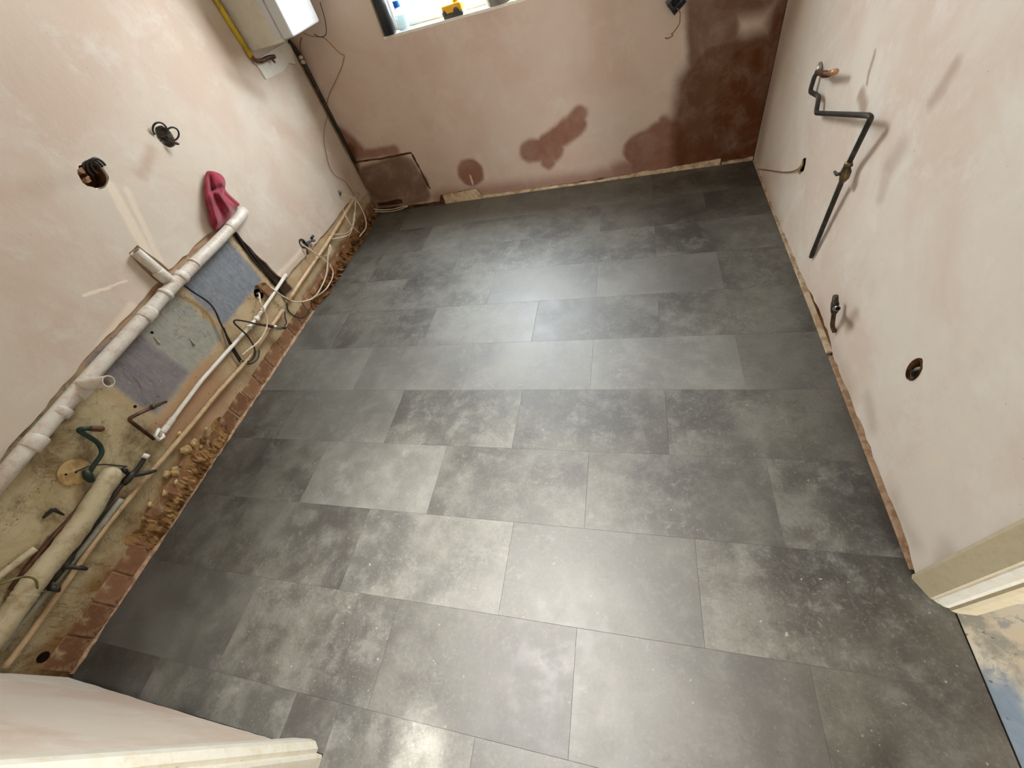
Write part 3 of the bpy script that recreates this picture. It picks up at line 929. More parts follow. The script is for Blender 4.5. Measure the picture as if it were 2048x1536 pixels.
cable('thin_wire', [BW(607, 66, .03), BW(622, 72, .04), BW(648, 76, .03), BW(668, 95, .02), BW(680, 107, .012), BW(689, 111, .006)], .0022, 'tan_cable', 'thin tan wire leaving the boiler across the back wall', 'wire')
cable('thin_wire', [BW(689, 112, .008), BW(684, 132, .012), BW(672, 160, .012), BW(658, 190, .012), BW(653, 215, .012), BW(655, 230, .02)] + [LW(650, 252, .03), LW(648, 275, .025), LW(652, 305, .02), LW(660, 335, .02), LW(672, 352, .018), LW(690, 363, .018), LW(708, 388, .02)], .002, 'tan_cable', 'long thin tan wire hanging down into the corner', 'wire')
cable('thin_wire', [BW(603, 75, .06), BW(600, 90, .05), BW(602, 110, .03), BW(608, 128, .015)], .004, 'tan_cable', 'short ochre wire looped below the boiler', 'wire')
cable('thin_wire', [BW(640, 5, .03), BW(650, 40, .03), BW(652, 68, .03), BW(640, 74, .035), BW(628, 68, .04)], .0022, 'black_cable', 'thin black wire curling beside the boiler', 'wire')

# ------------------------------------------------------------------ waste pipe
wp0 = LW(484, 424, .034)
wp = thing('waste_pipe', 'long white plastic waste pipe with couplings along the wall', 'pipe', LW(345, 565))
axis = [LW(486, 424, .0), LW(484, 426, .022), LW(478, 437, .034), LW(440, 478, .034), LW(345, 572, .034), LW(160, 775, .034), LW(60, 890, .034), LW(-60, 1030, .034)]
wpA = tube('pipe_run', fillet(axis, .03), .0265, mats['waste'], wp, 20)
a0, a1 = LW(478, 437, .034), LW(345, 572, .034)
a2 = LW(-60, 1030, .034)
for (px, py, ro, wd) in ((463, 452, .0285, .05), (389, 528, .0295, .012), (362, 553, .031, .03), (330, 588, .031, .02), (293, 628, .031, .055), (155, 780, .031, .05), (120, 822, .031, .03), (66, 884, .032, .05)):
    q = LW(px, py, .034)
    s0, s1 = (a0, a1) if px > 345 else (a1, a2)
    d = (s1 - s0).normalized()
    t = (q - s0).dot(d) / (s1 - s0).length
    ring_on('coupling', s0, s1, t, ro, wd, mats['waste'], wp, 20)
tee = pipe_open('tee_branch', LW(346, 566, .034), LW(270, 503, .026), .0225, .019, mats['waste'], wp, 20, .05)
tj = LW(346, 570, .034)
ring_on('branch_socket', tj, LW(270, 503, .026), .30, .0265, .05, mats['waste'], tee, 20)
s0 = LW(160, 770, .034)
st = pipe_open('stub', s0, s0 + Vector((.125, .022, -.006)), .022, .0185, mats['waste'], wp, 24, .09)
# red cloth
def cloth(name, outl, f, base, bulge, mat, ridges, back):
    n = len(outl)
    cx = sum(p[0] for p in outl) / n
    cy = sum(p[1] for p in outl) / n
    bm = bmesh.new()
    rings = []
    R = 14
    for k in range(R):
        t = k / R
        row = []
        for i, (x, y) in enumerate(outl):
            X, Y = x + (cx - x) * t, y + (cy - y) * t
            h = base + bulge * math.sin(min(1, t * 1.25 + .08) * math.pi / 2)
            ang = math.atan2(y - cy, x - cx)
            h += ridges(X, Y) * min(1, t * 3)
            row.append(bm.verts.new(f(X, Y, h)))
        rings.append(row)
    ctr = bm.verts.new(f(cx, cy, base + bulge + ridges(cx, cy)))
    for k in range(R - 1):
        for i in range(n):
            bm.faces.new((rings[k][i], rings[k][(i + 1) % n], rings[k + 1][(i + 1) % n], rings[k + 1][i]))
    for i in range(n):
        bm.faces.new((rings[-1][i], rings[-1][(i + 1) % n], ctr))
    bk = [bm.verts.new(f(x, y, back)) for x, y in outl]
    for i in range(n):
        bm.faces.new((rings[0][i], bk[i], bk[(i + 1) % n], rings[0][(i + 1) % n]))
    bm.faces.new(bk)
    return fin(bm, name, mat, None, smooth=True)
def seg(X, Y, a, b, wd):
    ax, ay, bx_, by = a[0], a[1], b[0], b[1]
    t = max(0, min(1, ((X - ax) * (bx_ - ax) + (Y - ay) * (by - ay)) / ((bx_ - ax) ** 2 + (by - ay) ** 2)))
    d = math.hypot(X - ax - t * (bx_ - ax), Y - ay - t * (by - ay))
    return math.exp(-(d / wd) ** 2)
def rid(X, Y):
    # hood-like fold above a pinch, gathers fanning down below it
    h = .0
    h -= .030 * seg(X, Y, (419, 352), (424, 378), 4.5)
    h += .014 * seg(X, Y, (430, 346), (446, 366), 6)
    h += .010 * seg(X, Y, (411, 350), (410, 372), 4)
    h -= .020 * seg(X, Y, (424, 380), (450, 374), 4.5)
    h += .016 * seg(X, Y, (436, 386), (464, 424), 4.5)
    h -= .014 * seg(X, Y, (428, 390), (448, 438), 4)
    h += .014 * seg(X, Y, (418, 392), (434, 444), 5)
    h -= .014 * seg(X, Y, (448, 388), (474, 412), 3)
    return h
oc = [(412, 341), (426, 341), (440, 346), (449, 355), (452, 366), (450, 377), (456, 386), (468, 397), (481, 408), (479, 412), (469, 417), (466, 430), (457, 442), (446, 450), (436, 460), (430, 462), (422, 454), (418, 438), (415, 424), (410, 405), (408, 390), (407, 374), (409, 356)]
oc2 = []
for i in range(len(oc)):
    a_, b_ = oc[i], oc[(i + 1) % len(oc)]
    oc2 += [a_, ((a_[0] + b_[0]) / 2, (a_[1] + b_[1]) / 2)]
o = cloth('red_cloth', oc2, lambda x, y, h: LW(x, y, h), .030, .034, mats['red_cloth'], rid, .010)
tag(o, 'crumpled dark red cloth draped over the end of the waste pipe', 'cloth')
sb = o.modifiers.new('soft', 'SUBSURF')
sb.levels = sb.render_levels = 1

# ------------------------------------------------------------------ small bore pipes on the left wall
tw = thing('thin_pipe', 'thin white plastic pipe with fittings below the waste pipe', 'pipe', LW(404, 760))
P1 = [LW(572, 549, .018), LW(540, 598, .02), LW(517, 632, .022), LW(500, 653, .022), LW(484, 670, .022), LW(404, 760, .022), LW(341, 844, .022), LW(318, 873, .022)]
tube('pipe_run', P1, .0095, mats['thin_white'], tw, 12)
for (px, py, ro, wd) in ((513, 638, .016, .022), (505, 647, .0145, .014), (498, 655, .0145, .012), (526, 618, .013, .03), (341, 844, .0125, .04), (330, 858, .0135, .035)):
    q = LW(px, py, .022)
    k = 2 if px > 508 else (3 if px > 490 else 5)
    s0, s1 = P1[k - 1 if px > 508 else k], P1[k if px > 508 else k + 1]
    d = (s1 - s0).normalized()
    t = (q - s0).dot(d) / (s1 - s0).length
    ring_on('coupling', s0, s1, t, ro, wd, mats['thin_white'], tw, 14)
tube('clip', [LW(318, 858, .02), LW(310, 872, .035), LW(318, 880, .035), LW(327, 874, .03), LW(322, 862, .02)], .0075, mats['thin_white'], tw, 10)
pp = thing('painted_pipe', 'beige painted pipe running low from the far corner', 'pipe', LW(656, 482))
tube('pipe_run', catmull([LW(716, 388, .022), LW(706, 401, .022), LW(656, 483, .022), LW(612, 548, .022), LW(577, 601, .022)], 4), .0115, mats['painted_pipe'], pp, 12)
for (px, py) in ((664, 470), (650, 493)):
    ring_on('joint', LW(px + 2, py - 3, .022), LW(px - 2, py + 3, .022), .5, .014, .03, mats['painted_pipe'], pp, 12)
pq = thing('painted_pipe', 'beige painted pipe running along the wall foot to the near corner', 'pipe', LW(317, 928))
tube('pipe_run', catmull([LW(566, 620, .020), LW(545, 650, .021), LW(494, 720, .022), LW(449, 771, .022), LW(421, 803, .022), LW(395, 836, .022), LW(317, 928, .022), LW(215, 1050, .022), LW(146, 1146, .022), LW(47, 1287, .022), LW(8, 1336, .022)], 4), .0105, mats['painted_pipe'], pq, 12)
o = thing('copper_pipe', 'bent brown copper pipe end with a brass fitting', 'pipe', LW(306, 876))
tube('pipe_run', fillet([LW(308, 878, .016), LW(255, 838, .03), LW(304, 815, .045)], .018), .0075, mats['copper'], o, 12)
tube('fitting', [LW(302, 816, .045), LW(308, 813, .045), LW(309, 812.5, .045), LW(320, 807.5, .046), LW(321, 807, .046), LW(333, 803, .047)], [.010, .011, .0085, .0085, .006, .006], mats['brass'], o, 12)
o = thing('green_pipe', 'bent verdigris pipe with a copper stub end in front of the stained wall', 'pipe', LW(180, 958))
tube('pipe_run', fillet([LW(184, 857, .05), LW(152, 858, .045), LW(198, 886, .035), LW(206, 906, .033), LW(188, 930, .028), LW(176, 950, .022), LW(181, 962, .018)], .025), .0085, mats['green_pipe'], o, 12)
tube('stub_end', [LW(180, 857, .05), LW(186, 857, .05), LW(187, 857, .05), LW(203, 858, .052), LW(208, 858, .053)], [.0095, .0115, .0115, .0115, .008], mats['copper'], o, 12)
tube('knuckle', [LW(170, 940, .02), LW(176, 952, .024), LW(184, 962, .02)], [.010, .016, .011], mats['green_pipe'], o, 10)
tube('wire', catmull([LW(152, 943, .015), LW(165, 938, .02), LW(180, 932, .024), LW(205, 929, .02), LW(225, 930, .012), LW(254, 933, .004)], 4), .0025, mats['black_cable'], o, 6)
dsc = thing('blanking_disc', 'round cream blanking plate on the stained wall', 'plate', LW(148, 943))
lathe('disc', LW(148, 944), (1, 0, 0), [(0, .050), (.004, .050), (.006, .047)], mats['chip'], dsc, 32)
lathe('screw', LW(132, 949, .006), (1, 0, 0), [(0, .004), (.002, .003)], mats['dark'], dsc, 10)
lathe('screw', LW(152, 944, .006), (1, 0, 0), [(0, .004), (.002, .003)], mats['dark'], dsc, 10)
o = thing('crusted_pipe', 'thick plaster-crusted pipe low on the stained wall', 'pipe', LW(156, 1056))
pts = [LW(224, 948, .02), LW(214, 963, .032), LW(156, 1056, .034), LW(68, 1164, .034), LW(39, 1206, .034), LW(-40, 1310, .034)]
bm = bmesh.new()
sp = catmull(pts, 8)
tube_bm(bm, sp, [.036 + random.uniform(-.002, .002) - (.010 if i < 3 else 0) for i in range(len(sp))], 18)
fin(bm, 'pipe_run', mats['old_pipe'], o, True)
o = tube('rusty_pipe', catmull([LW(196, 962, .012), LW(150, 1026, .012), LW(98, 1082, .010), LW(20, 1180, .010)], 4), .0085, mats['copper'])
tag(o, 'rusty brown pipe behind the thick crusted pipe', 'pipe')
o = tube('pale_pipe', catmull([LW(70, 1098, .012), LW(40, 1120, .012), LW(-20, 1168, .012)], 4), .011, mats['old_pipe'])
tag(o, 'short pale pipe running out of view above the crusted pipe', 'pipe')
o = tube('bracket', [LW(86, 1036, .004), LW(104, 1020, .012), LW(108, 1019, .014), LW(128, 1030, .008)], [.004, .008, .007, .003], mats['black_cable'], None, 8)
tag(o, 'small black wall hook above the crusted pipe', 'hook')
o = thing('black_pipe', 'blackened pipe with a white cap and lever valve by the wall foot', 'pipe', LW(244, 968))
tube('pipe_run', catmull([LW(291, 914, .03), LW(273, 940, .03), LW(244, 969, .03), LW(195, 1037, .03), LW(144, 1108, .03), LW(130, 1128, .034)], 4), .0085, mats['black_pipe'], o, 12)
tube('cap', [LW(294, 909, .03), LW(288, 917, .03)], .0125, mats['thin_white'], o, 14)
tube('compression_joint', [LW(268, 945, .03), LW(262, 951, .03), LW(252, 962, .03), LW(246, 969, .03)], [.012, .015, .015, .011], mats['black_pipe'], o, 10)
tube('tap_arm', [LW(262, 952, .03), LW(280, 948, .045), LW(298, 945, .05), LW(312, 941, .05)], [.008, .010, .008, .006], mats['black_pipe'], o, 8)
tube('tap_knob', [LW(258, 950, .03), LW(249, 940, .045), LW(247, 938, .05)], [.006, .010, .009], mats['black_pipe'], o, 10)
vb_ = tube('valve_body', [LW(146, 1106, .034), LW(138, 1117, .036), LW(130, 1128, .038), LW(120, 1142, .038), LW(112, 1150, .036), LW(104, 1163, .034)], [.010, .016, .014, .012, .014, .010], mats['black_pipe'], o, 12)
tube('lever', [LW(126, 1135, .045), LW(142, 1134, .06), LW(155, 1136, .062), LW(160, 1135, .062), LW(174, 1138, .062)], [.008, .008, .007, .0095, .006], mats['black_pipe'], vb_, 10)
tube('tap_outlet', [LW(97, 1176, .034), LW(108, 1176, .045), LW(116, 1178, .05), LW(117, 1172, .055)], [.009, .012, .013, .006], mats['black_pipe'], o, 10)
o = tube('grey_pipe', catmull([LW(243, 998, .020), LW(195, 1060, .020), LW(148, 1118, .020), LW(80, 1200, .020), LW(0, 1300, .020)], 4), .0115, mats['grey_pipe'])
tag(o, 'dull grey pipe between the black pipe and the painted pipe', 'pipe')
cable('earth_wire', [LW(-20, 1176, .05), LW(8, 1166, .07), LW(39, 1155, .075), LW(62, 1155, .075), LW(73, 1164, .074), LW(76, 1183, .062), LW(90, 1182, .045)], .0035, 'earth_cable', 'green and yellow earth wire bent over the crusted pipe', 'wire')
o = lathe('wall_plug_hole', LW(86, 1314, .0), (1, 0, .0), [(-.004, .016), (.0015, .018), (.0025, .014)], mats['dark'], None, 14)
tag(o, 'dark knot-like hole low on the wall near the doorway', 'hole')

# ------------------------------------------------------------------ cables on the left wall
cable('white_cable', [LW(603, 487, .0), LW(608, 491, .03), LW(628, 505, .045), LW(653, 523, .05), LW(663, 535, .05), LW(666, 547, .048), LW(662, 562, .045), LW(652, 578, .04), LW(640, 588, .03), LW(628, 594, .02)], .0042, 'white_cable', 'white cable leaving the small wall hole and looping to the floor edge')
cable('white_cable', [LW(648, 513, .03), LW(658, 508, .045), LW(662, 499, .05), LW(660, 490, .05), LW(656, 511, .05), LW(655, 530, .055), LW(653, 547, .058), LW(646, 567, .055), LW(631, 592, .05), LW(611, 602, .045), LW(588, 603, .04), LW(574, 597, .036), LW(556, 586, .03), LW(545, 577, .02), LW(537, 575, .004)], .0042, 'white_cable', 'long white cable sweeping under the painted pipe to the broken socket')
cable('white_cable', [LW(517, 586, .0), LW(519, 590, .03), LW(521, 607, .045), LW(530, 623, .05), LW(534, 642, .05), LW(531, 661, .05), LW(518, 682, .046), LW(498, 699, .04), LW(484, 711, .03)], .0045, 'white_cable', 'white cable hanging from the broken socket across the thin pipe')
cable('white_cable', [LW(680, 395, .01), LW(686, 390, .03), LW(701, 393, .05), LW(715, 404, .06), LW(726, 423, .065), LW(732, 443, .065), LW(731, 457, .06), LW(719, 473, .04)], .0045, 'white_cable', 'white cable arching from the clip beside the far corner')
cable('white_cable', [LW(682, 408, .015), LW(687, 421, .015), LW(692, 434, .04), LW(704, 452, .045), LW(718, 465, .03)], .0038, 'white_cable', 'white cable crossing behind the painted pipe to the floor')
cable('white_cable', [LW(711, 402, .04), LW(709, 438, .045), LW(704, 458, .045), LW(698, 469, .042), LW(683, 475, .04), LW(664, 478, .036)], .0038, 'white_cable', 'white cable curving under the painted pipe joint, lower of two')
cable('white_cable', [LW(709, 425, .038), LW(705, 450, .04), LW(696, 465, .04), LW(682, 468, .038), LW(668, 469, .035)], .0034, 'white_cable', 'white cable curving under the painted pipe joint, upper of two')
for dz, lb in ((0, 'white cable lying along the corner floor, back one of a pair'), (4, 'white cable lying along the corner floor, front one of a pair')):
    cable('white_cable', [BW(719, 393 + dz, .03), BW(729, 404 + dz, .035), BW(740, 414 + dz, .04), BW(753, 419 + dz, .035), BW(780, 419 + dz, .025), BW(799, 415 + dz, .02), BW(815, 411 + dz * .5, .008)], .004, 'white_cable', lb)
cable('white_cable', [BW(673, 266, .006), BW(681, 276, .008), BW(691, 298, .010), BW(702, 322, .014), BW(713, 347, .012), BW(721, 366, .010), BW(727, 385, .012), BW(730, 396, .016)], .0042, 'white_cable', 'white cable dropping down the corner of the back wall')
cable('white_cable', [BW(751, 424, .04), BW(745, 431, .06), BW(741, 440, .08)], .0035, 'white_cable', 'short white cable tail on the floor in the far corner')
o = thing('cable_clip', 'small grey cable clip on the wall near the far corner', 'clip', LW(678, 385))
lathe('clip_body', LW(677, 383, .010), (1, -.2, -.4), [(0, .010), (.012, .012), (.02, .008)], mats['steel'], o, 12)
box('screw', tuple(LW(681, 390, .014) - Vector((.006, .006, .006))), tuple(LW(681, 390, .014) + Vector((.006, .006, .006))), mats['black_cable'], o, .002)
cable('black_cable', [LW(370, 572, .03), LW(388, 585, .02), LW(415, 603, .022), LW(430, 621, .022), LW(440, 644, .022), LW(452, 668, .022), LW(466, 693, .02), LW(482, 720, .014)], .0045, 'black_cable', 'black cable running from the waste pipe tee down the old paint')
cable('black_cable', [LW(447, 655, .010), LW(458, 684, .012), LW(470, 708, .012), LW(480, 724, .010)], .005, 'black_cable', 'short black cable beside the longer one behind the thin pipe')
cable('black_cable', [LW(484, 722, .018), LW(500, 722, .035), LW(509, 712, .04), LW(508, 694, .042), LW(494, 671, .045), LW(474, 652, .045), LW(468, 644, .045), LW(473, 640, .045), LW(497, 644, .046), LW(516, 649, .046), LW(546, 655, .042)], .0042, 'black_cable', 'black cable making an open loop over the thin white pipe')
cable('black_cable', [LW(488, 726, .015), LW(503, 727, .03), LW(516, 716, .03), LW(519, 700, .02)], .004, 'black_cable', 'black cable tail curling under the open loop')
o = thing('connector', 'grey strip connector joining black cables near the floor', 'connector', LW(560, 657))
tube('sleeve', [LW(519, 648, .046), LW(535, 651, .044), LW(548, 653, .042)], .0075, mats['copper'], o, 10)
tube('connector_body', [LW(546, 653, .042), LW(553, 655, .042), LW(563, 656, .042)], [.010, .013, .011], mats['steel'], o, 12)
tube('screw', [LW(561, 656, .044), LW(571, 656, .044)], .008, mats['black_plastic'], o, 10)
cable('black_cable', [LW(569, 652, .04), LW(573, 645, .036), LW(570, 634, .034), LW(570, 624, .03)], .0035, 'black_cable', 'short black cable rising from the strip connector')
cable('black_cable', [LW(574, 606, .03), LW(575, 617, .032), LW(582, 628, .036), LW(599, 636, .04), LW(612, 631, .035), LW(620, 617, .02)], .004, 'black_cable', 'black cable looping from the end of the painted pipe')
cable('black_cable', [LW(466, 456, .006), LW(498, 508, .006), LW(513, 527, .006), LW(548, 563, .006), LW(573, 598, .010)], .006, 'black_cable', 'black cable buried in the open chase beside the blue paint, outer of two')
cable('black_cable', [LW(474, 462, .006), LW(502, 504, .005), LW(520, 528, .005), LW(550, 560, .005)], .005, 'black_cable', 'black cable buried in the open chase beside the blue paint, inner of two')

# ------------------------------------------------------------------ open socket holes, left wall
def loop(c, ax1, ax2, n=14, a0=0, a1=2 * math.pi):
    return [c + ax1 * math.cos(a0 + (a1 - a0) * k / n) + ax2 * math.sin(a0 + (a1 - a0) * k / n) for k in range(n + 1)]
def backbox(px, py, ry, rz, mat, parent, f=LW, sgn=-1, depth=.05, name='back_box'):
    q = f(px, py)
    bm = bmesh.new()
    n = 18
    rings = []
    for d, s in ((-.004, 1.0), (depth, .96), (depth, .3)):
        rings.append([bm.verts.new(q + Vector((sgn * d, ry * s * math.cos(2 * math.pi * k / n), rz * s * math.sin(2 * math.pi * k / n)))) for k in range(n)])
    for i in range(2):
        for k in range(n):
            bm.faces.new((rings[i][k], rings[i][(k + 1) % n], rings[i + 1][(k + 1) % n], rings[i + 1][k]))
    bm.faces.new(rings[-1])
    return fin(bm, name, mat, parent)
s1 = thing('socket_hole', 'open socket hole with coiled black cable and broken brick edge', 'socket hole', LW(184, 352))
backbox(184, 352, .047, .042, mats['core'], s1)
cc = LW(188, 342, .006)
for k in range(3):
    tube('cable_coil', catmull(loop(cc + Vector((.006 * k, -.004 + .012 * k, .004)), Vector((.004, .030 - .003 * k, .004)), Vector((.010, -.006, .030)), 12, -.3, 3.5), 2), .0048, mats['black_cable'], s1, 8)
for (px, py) in ((160, 343), (172, 362)):
    bm = bmesh.new()
    q = LW(px, py, .004)
    bx(bm, q - Vector((.012, .012, .009)), q + Vector((.012, .012, .009)), .004)
    for v in bm.verts:
        v.co += Vector((random.uniform(-.004, .004),) * 3)
    fin(bm, 'brick_stub', mats['brick'], s1)
s2 = thing('socket_hole', 'open metal socket box with two black cable loops and a bare copper tail', 'socket hole', LW(327, 274))
backbox(327, 274, .038, .041, mats['steel'], s2)
for (px, py, ry, rz) in ((320, 260, .027, .026), (345, 268, .027, .023)):
    q = LW(px, py, .028)
    tube('cable_loop', catmull(loop(q, Vector((.012, ry, .004)), Vector((.006, -.004, rz)), 12, -2.4, 3.2), 2), .0038, mats['black_cable'], s2, 8)
tube('cable_tail', catmull([LW(322, 276, -.02), LW(333, 280, .02), LW(344, 284, .035), LW(350, 286, .04)], 4), .0045, mats['black_cable'], s2, 8)
tube('copper_end', [LW(348, 285, .039), LW(354, 287, .042), LW(358, 288, .043)], [.005, .0065, .004], mats['copper'], s2, 8)
box('earth_tag', tuple(LW(318, 283, -.02) - Vector((.01, .008, .008))), tuple(LW(318, 283, -.02) + Vector((.01, .008, .008))), mats['steel'], s2, .002)
s3 = thing('socket_hole', 'small wall hole with a stub of old pipe and a grey clamp', 'socket hole', LW(608, 490))
backbox(608, 490, .021, .028, mats['dark'], s3)
tube('ring', catmull(loop(LW(605, 487, .014), Vector((.004, .020, 0)), Vector((0, 0, .026)), 14), 2), .0055, mats['black_pipe'], s3, 8)
tube('arm', [LW(612, 488, .02), LW(621, 482, .03), LW(629, 481, .035)], [.009, .008, .009], mats['tool_grey'], s3, 10)
tube('arm_tip', [LW(622, 478, .035), LW(627, 471, .045)], .008, mats['black_plastic'], s3, 10)
tube('tail', [LW(614, 492, .012), LW(615, 508, .02)], .007, mats['copper'], s3, 8)
s4 = thing('socket_hole', 'broken socket hole with loose brick and white wires in the blue paint', 'socket hole', LW(517, 588))
backbox(517, 588, .029, .029, mats['dark'], s4)
for (px, py, r, mt) in ((513, 588, .008, 'steel'), (514, 597, .009, 'thin_white'), (519, 583, .006, 'steel')):
    lathe('terminal', LW(px, py, -.012), (1, 0, .2), [(0, r), (.012, r), (.016, r * .6)], mats[mt], s4, 10)
bm = bmesh.new()
a = [LW(510, 571, .004), LW(524, 565, .004), LW(544, 583, .004), LW(532, 592, .004)]
va = [bm.verts.new(p) for p in a]
vb = [bm.verts.new(p + Vector((.022 + random.uniform(-.004, .004), 0, 0))) for p in a]
bm.faces.new(va)
bm.faces.new(vb[::-1])
for i in range(4):
    bm.faces.new((va[i], va[(i + 1) % 4], vb[(i + 1) % 4], vb[i]))
fin(bm, 'loose_brick', mats['brick'], s4)
# small nail marks / paint drips on the grey paint
for (px, py, lab) in ((304, 665, 'black screw hole with no wire in the grey paint'), (270, 813, 'black screw hole in the blue paint above the copper pipe')):
    o = lathe('screw_hole', LW(px, py), (1, 0, 0), [(-.002, .006), (.0012, .0065), (.002, .004)], mats['dark'], None, 10)
    tag(o, lab, 'hole')
for (px, py, lab) in ((317, 684, 'thick white paint drip on the grey paint, larger one'), (388, 688, 'small white paint drip on the grey paint')):
    o = tube('paint_drip', [LW(px - 9, py - 11, .0015), LW(px - 4, py - 5, .002), LW(px, py, .004), LW(px + 2, py + 2, .002)], [.0015, .002, .005, .003], mats['old_pipe'], None, 8)
    tag(o, lab, 'paint drip')

# ------------------------------------------------------------------ right wall fittings
rp = thing('zigzag_pipe', 'blackened pipe zigzagging down the wall with a capped copper branch', 'pipe', RW(1742, 235))
path = [RW(1634, 146, .012), RW(1629, 153, .020), RW(1620, 183, .022), RW(1638, 193, .022), RW(1632, 226, .024), RW(1738, 231, .042), RW(1742, 236, .042), RW(1702, 318, .028), RW(1699, 324, .028)]
tube('pipe_run', fillet(path, .016, 5), .0085, mats['black_pipe'], rp, 14)
tube('tee_head', [RW(1641, 127, .004), RW(1639, 136, .012), RW(1634, 147, .016)], [.007, .0095, .010], mats['steel'], rp, 12)
tube('branch', [RW(1634, 144, .018), RW(1646, 147, .03), RW(1648, 148, .03), RW(1658, 148, .036)], [.009, .010, .0125, .0105], mats['copper'], rp, 12)
tube('branch_end', [RW(1658, 147, .036), RW(1672, 143, .042)], .0095, mats['copper_bright'], rp, 12)
vb_ = tube('valve_body', [RW(1699, 323, .028), RW(1697, 330, .028), RW(1694, 333, .029), RW(1692, 343, .03), RW(1688, 356, .029), RW(1685, 361, .028)], [.0095, .014, .011, .0165, .015, .011], mats['brass'], rp, 12)
tube('valve_lever', [RW(1690, 345, .032), RW(1681, 347, .045), RW(1674, 349, .05), RW(1669, 343, .052)], [.007, .006, .006, .004], mats['black_pipe'], vb_, 8)
lp = tube('drop_pipe', [RW(1683, 364, .026), RW(1680, 371, .024), RW(1626, 503, .010), RW(1622, 514, .006)], [.0085, .0088, .0088, .008], mats['black_pipe'], None, 12)
tag(lp, 'straight black pipe dropping below the valve', 'pipe')
o = thing('stop_valve', 'small black stop valve on a short copper tail above the floor', 'valve', RW(1669, 665))
tube('valve_body', [RW(1671, 594, .03), RW(1670, 603, .03), RW(1670, 606, .03), RW(1669, 622, .028), RW(1668, 627, .026)], [.0095, .0105, .0125, .0125, .009], mats['black_pipe'], o, 14)
lathe('valve_cap', RW(1671, 594, .03), (-.1, .25, .9), [(0, .0095), (.006, .0085), (.008, .005)], mats['brass'], o, 12)
nz = tube('nozzle', [RW(1671, 617, .03), RW(1675, 617, .048)], [.0095, .0095], mats['steel'], o, 14)
tube('nozzle_mouth', [RW(1675, 617, .046), RW(1675.5, 617, .0495)], .0065, mats['dark'], nz, 12)
tube('tail_pipe', catmull([RW(1668, 625, .026), RW(1666, 640, .02), RW(1665, 652, .014), RW(1669, 664, .004)], 4), .0078, mats['copper'], o, 12)
h1 = thing('pipe_hole', 'oval hole with a bright metal sleeve in the bare plaster', 'pipe hole', RW(1829, 739))
backbox(1829, 739, .022, .037, mats['core'], h1, RW, 1, .07)
q = RW(1831, 742, -.003)
bm = bmesh.new()
prev = None
for k in range(9):
    a_ = math.radians(200 + k * 17)
    cy, cz = math.cos(a_) * .017, math.sin(a_) * .030
    ring = [bm.verts.new(q + Vector((.001, cy, cz))), bm.verts.new(q + Vector((.030, cy * .9, cz * .9))), bm.verts.new(q + Vector((.030, cy * .8, cz * .8))), bm.verts.new(q + Vector((.001, cy * .86, cz * .9)))]
    if prev:
        for m_ in range(4):
            bm.faces.new((prev[m_], prev[(m_ + 1) % 4], ring[(m_ + 1) % 4], ring[m_]))
    else:
        bm.faces.new(ring[::-1])
    prev = ring
bm.faces.new(prev)
fin(bm, 'metal_sleeve', mats['steel'], h1)
tube('metal_bar', [q + Vector((.004, -.012, .030)), q + Vector((.004, .004, .004)), q + Vector((.004, .012, -.020))], [.003, .006, .004], mats['steel'], h1, 8)
h2 = thing('pipe_hole', 'small chipped hole with a thin wire near the far corner', 'pipe hole', RW(1607, 330))
backbox(1607, 330, .020, .029, mats['dark'], h2, RW, 1, .06)
tube('plaster_tongue', [RW(1606, 320, .002), RW(1604, 330, .006), RW(1598, 340, .006), RW(1600, 348, .003)], [.003, .006, .007, .003], mats['chip'], h2, 8)
cable('thin_wire', [RW(1517, 338, .004), RW(1535, 340, .004), RW(1560, 344, .005), RW(1580, 344, .006), RW(1594, 339, .008), RW(1601, 332, .004)], .0028, 'tan_cable', 'thin wire running from the corner into the chipped hole', 'wire')

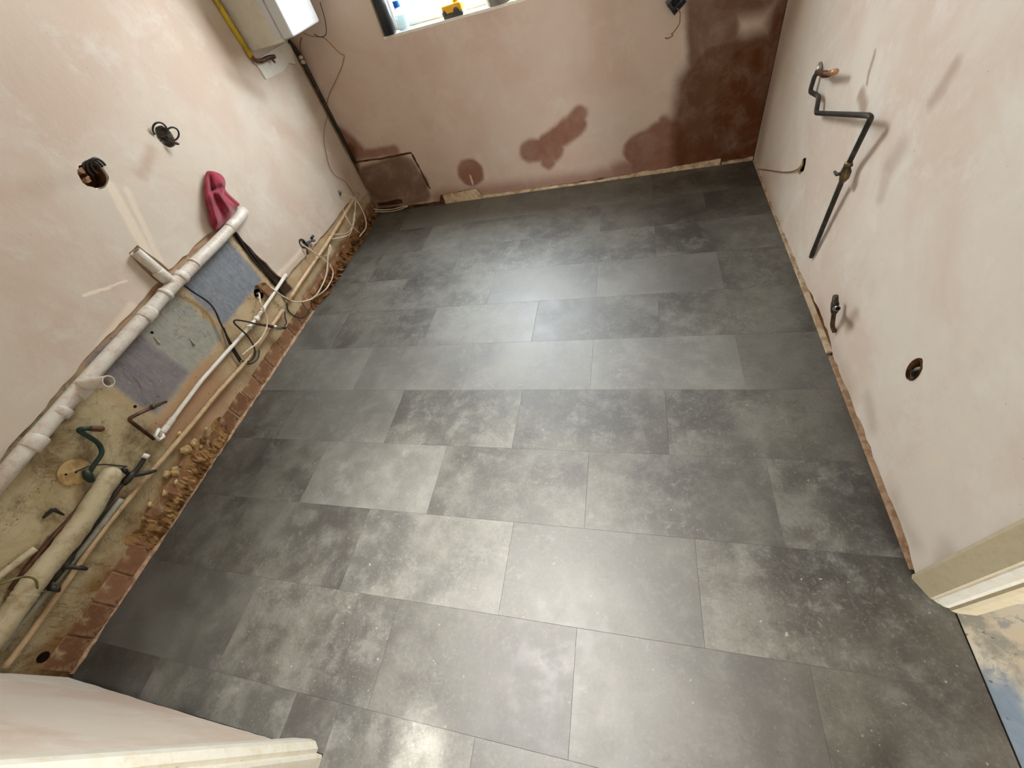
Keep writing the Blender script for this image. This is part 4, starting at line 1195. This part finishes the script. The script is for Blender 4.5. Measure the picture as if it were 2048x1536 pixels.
# ------------------------------------------------------------------ back wall fittings
eb = thing('electrical_box', 'hanging metal back box with a dangling wire on the back wall', 'electrical box', BW(1348, 20))
ctr = BW(1352, 4, .03)
rot = Matrix.Rotation(math.radians(-38), 4, 'Y') @ Matrix.Rotation(math.radians(20), 4, 'X')
bm = bmesh.new()
for lo, hi in (((-.036, -.015, -.036), (.036, .018, -.032)), ((-.036, -.015, .032), (.036, .018, .036)), ((-.036, -.015, -.032), (-.032, .018, .032)), ((.032, -.015, -.032), (.036, .018, .032)), ((-.032, .014, -.032), (.032, .018, .032))):
    bx(bm, lo, hi)
bm.transform(Matrix.Translation(ctr) @ rot)
fin(bm, 'box_body', mats['tool_grey'], eb)
bm = bmesh.new()
bx(bm, (-.018, -.006, -.014), (.016, .012, .012), .004)
bm.transform(Matrix.Translation(ctr) @ rot)
fin(bm, 'terminal_block', mats['black_plastic'], eb)
tube('dangling_wire', catmull([BW(1353, 15, .03), BW(1360, 25, .035), BW(1360, 36, .03), BW(1359, 47, .025), BW(1353, 57, .02), BW(1347, 65, .018), BW(1343, 68, .016), BW(1346, 71, .014), BW(1342, 74, .014), BW(1336, 77, .012), BW(1330, 76, .010)], 4), .0028, mats['tan_cable'], eb, 8)
o = tube('pipe_stub', [BW(940, 349, .004), BW(941, 352, .012), BW(945, 364, .012), BW(947, 369, .006)], [.006, .009, .009, .011], mats['residue'], None, 10)
tag(o, 'short pale pipe stub in the round damp spot', 'pipe stub')
# ------------------------------------------------------------------ added unseen spot lights that brighten the floor
M = Mat('fill_lens', .3, .4)
M.color(M.mix(M.ramp(M.noise(5, 1), .3, .7), (.9, .88, .82, 1), (.92, .9, .84, 1)))
M.b.inputs['Emission Color'].default_value = (1.0, .93, .82, 1)
M.b.inputs['Emission Strength'].default_value = 20.0
def fill_light(x, y, watt, label):
    t = thing('fill_light', label, 'fill_light', (x, y, ZC))
    lathe('bezel', (x, y, ZC + .004), (0, 0, -1), [(0, .030), (0, .045), (.010, .043), (.012, .036), (.006, .030)], mats['steel'], t, 28)
    lathe('lens', (x, y, ZC + .002), (0, 0, -1), [(0, .030), (.006, .029), (.008, .02)], M.m, t, 20)
    l = bpy.data.lights.new('fill_beam', 'SPOT')
    l.energy = watt
    l.spot_size = math.radians(60)
    l.spot_blend = 1.0
    l.shadow_soft_size = .05
    l.color = (1.0, .97, .92)
    o = bpy.data.objects.new('fill_beam', l)
    COL.objects.link(o)
    o.parent = t
    o.location = (0, 0, -.02)
fill_light(-.52, .06, 205, 'added unseen fill light above the doorway end of the floor')
fill_light(-.50, .92, 95, 'added unseen fill light above the middle of the floor')
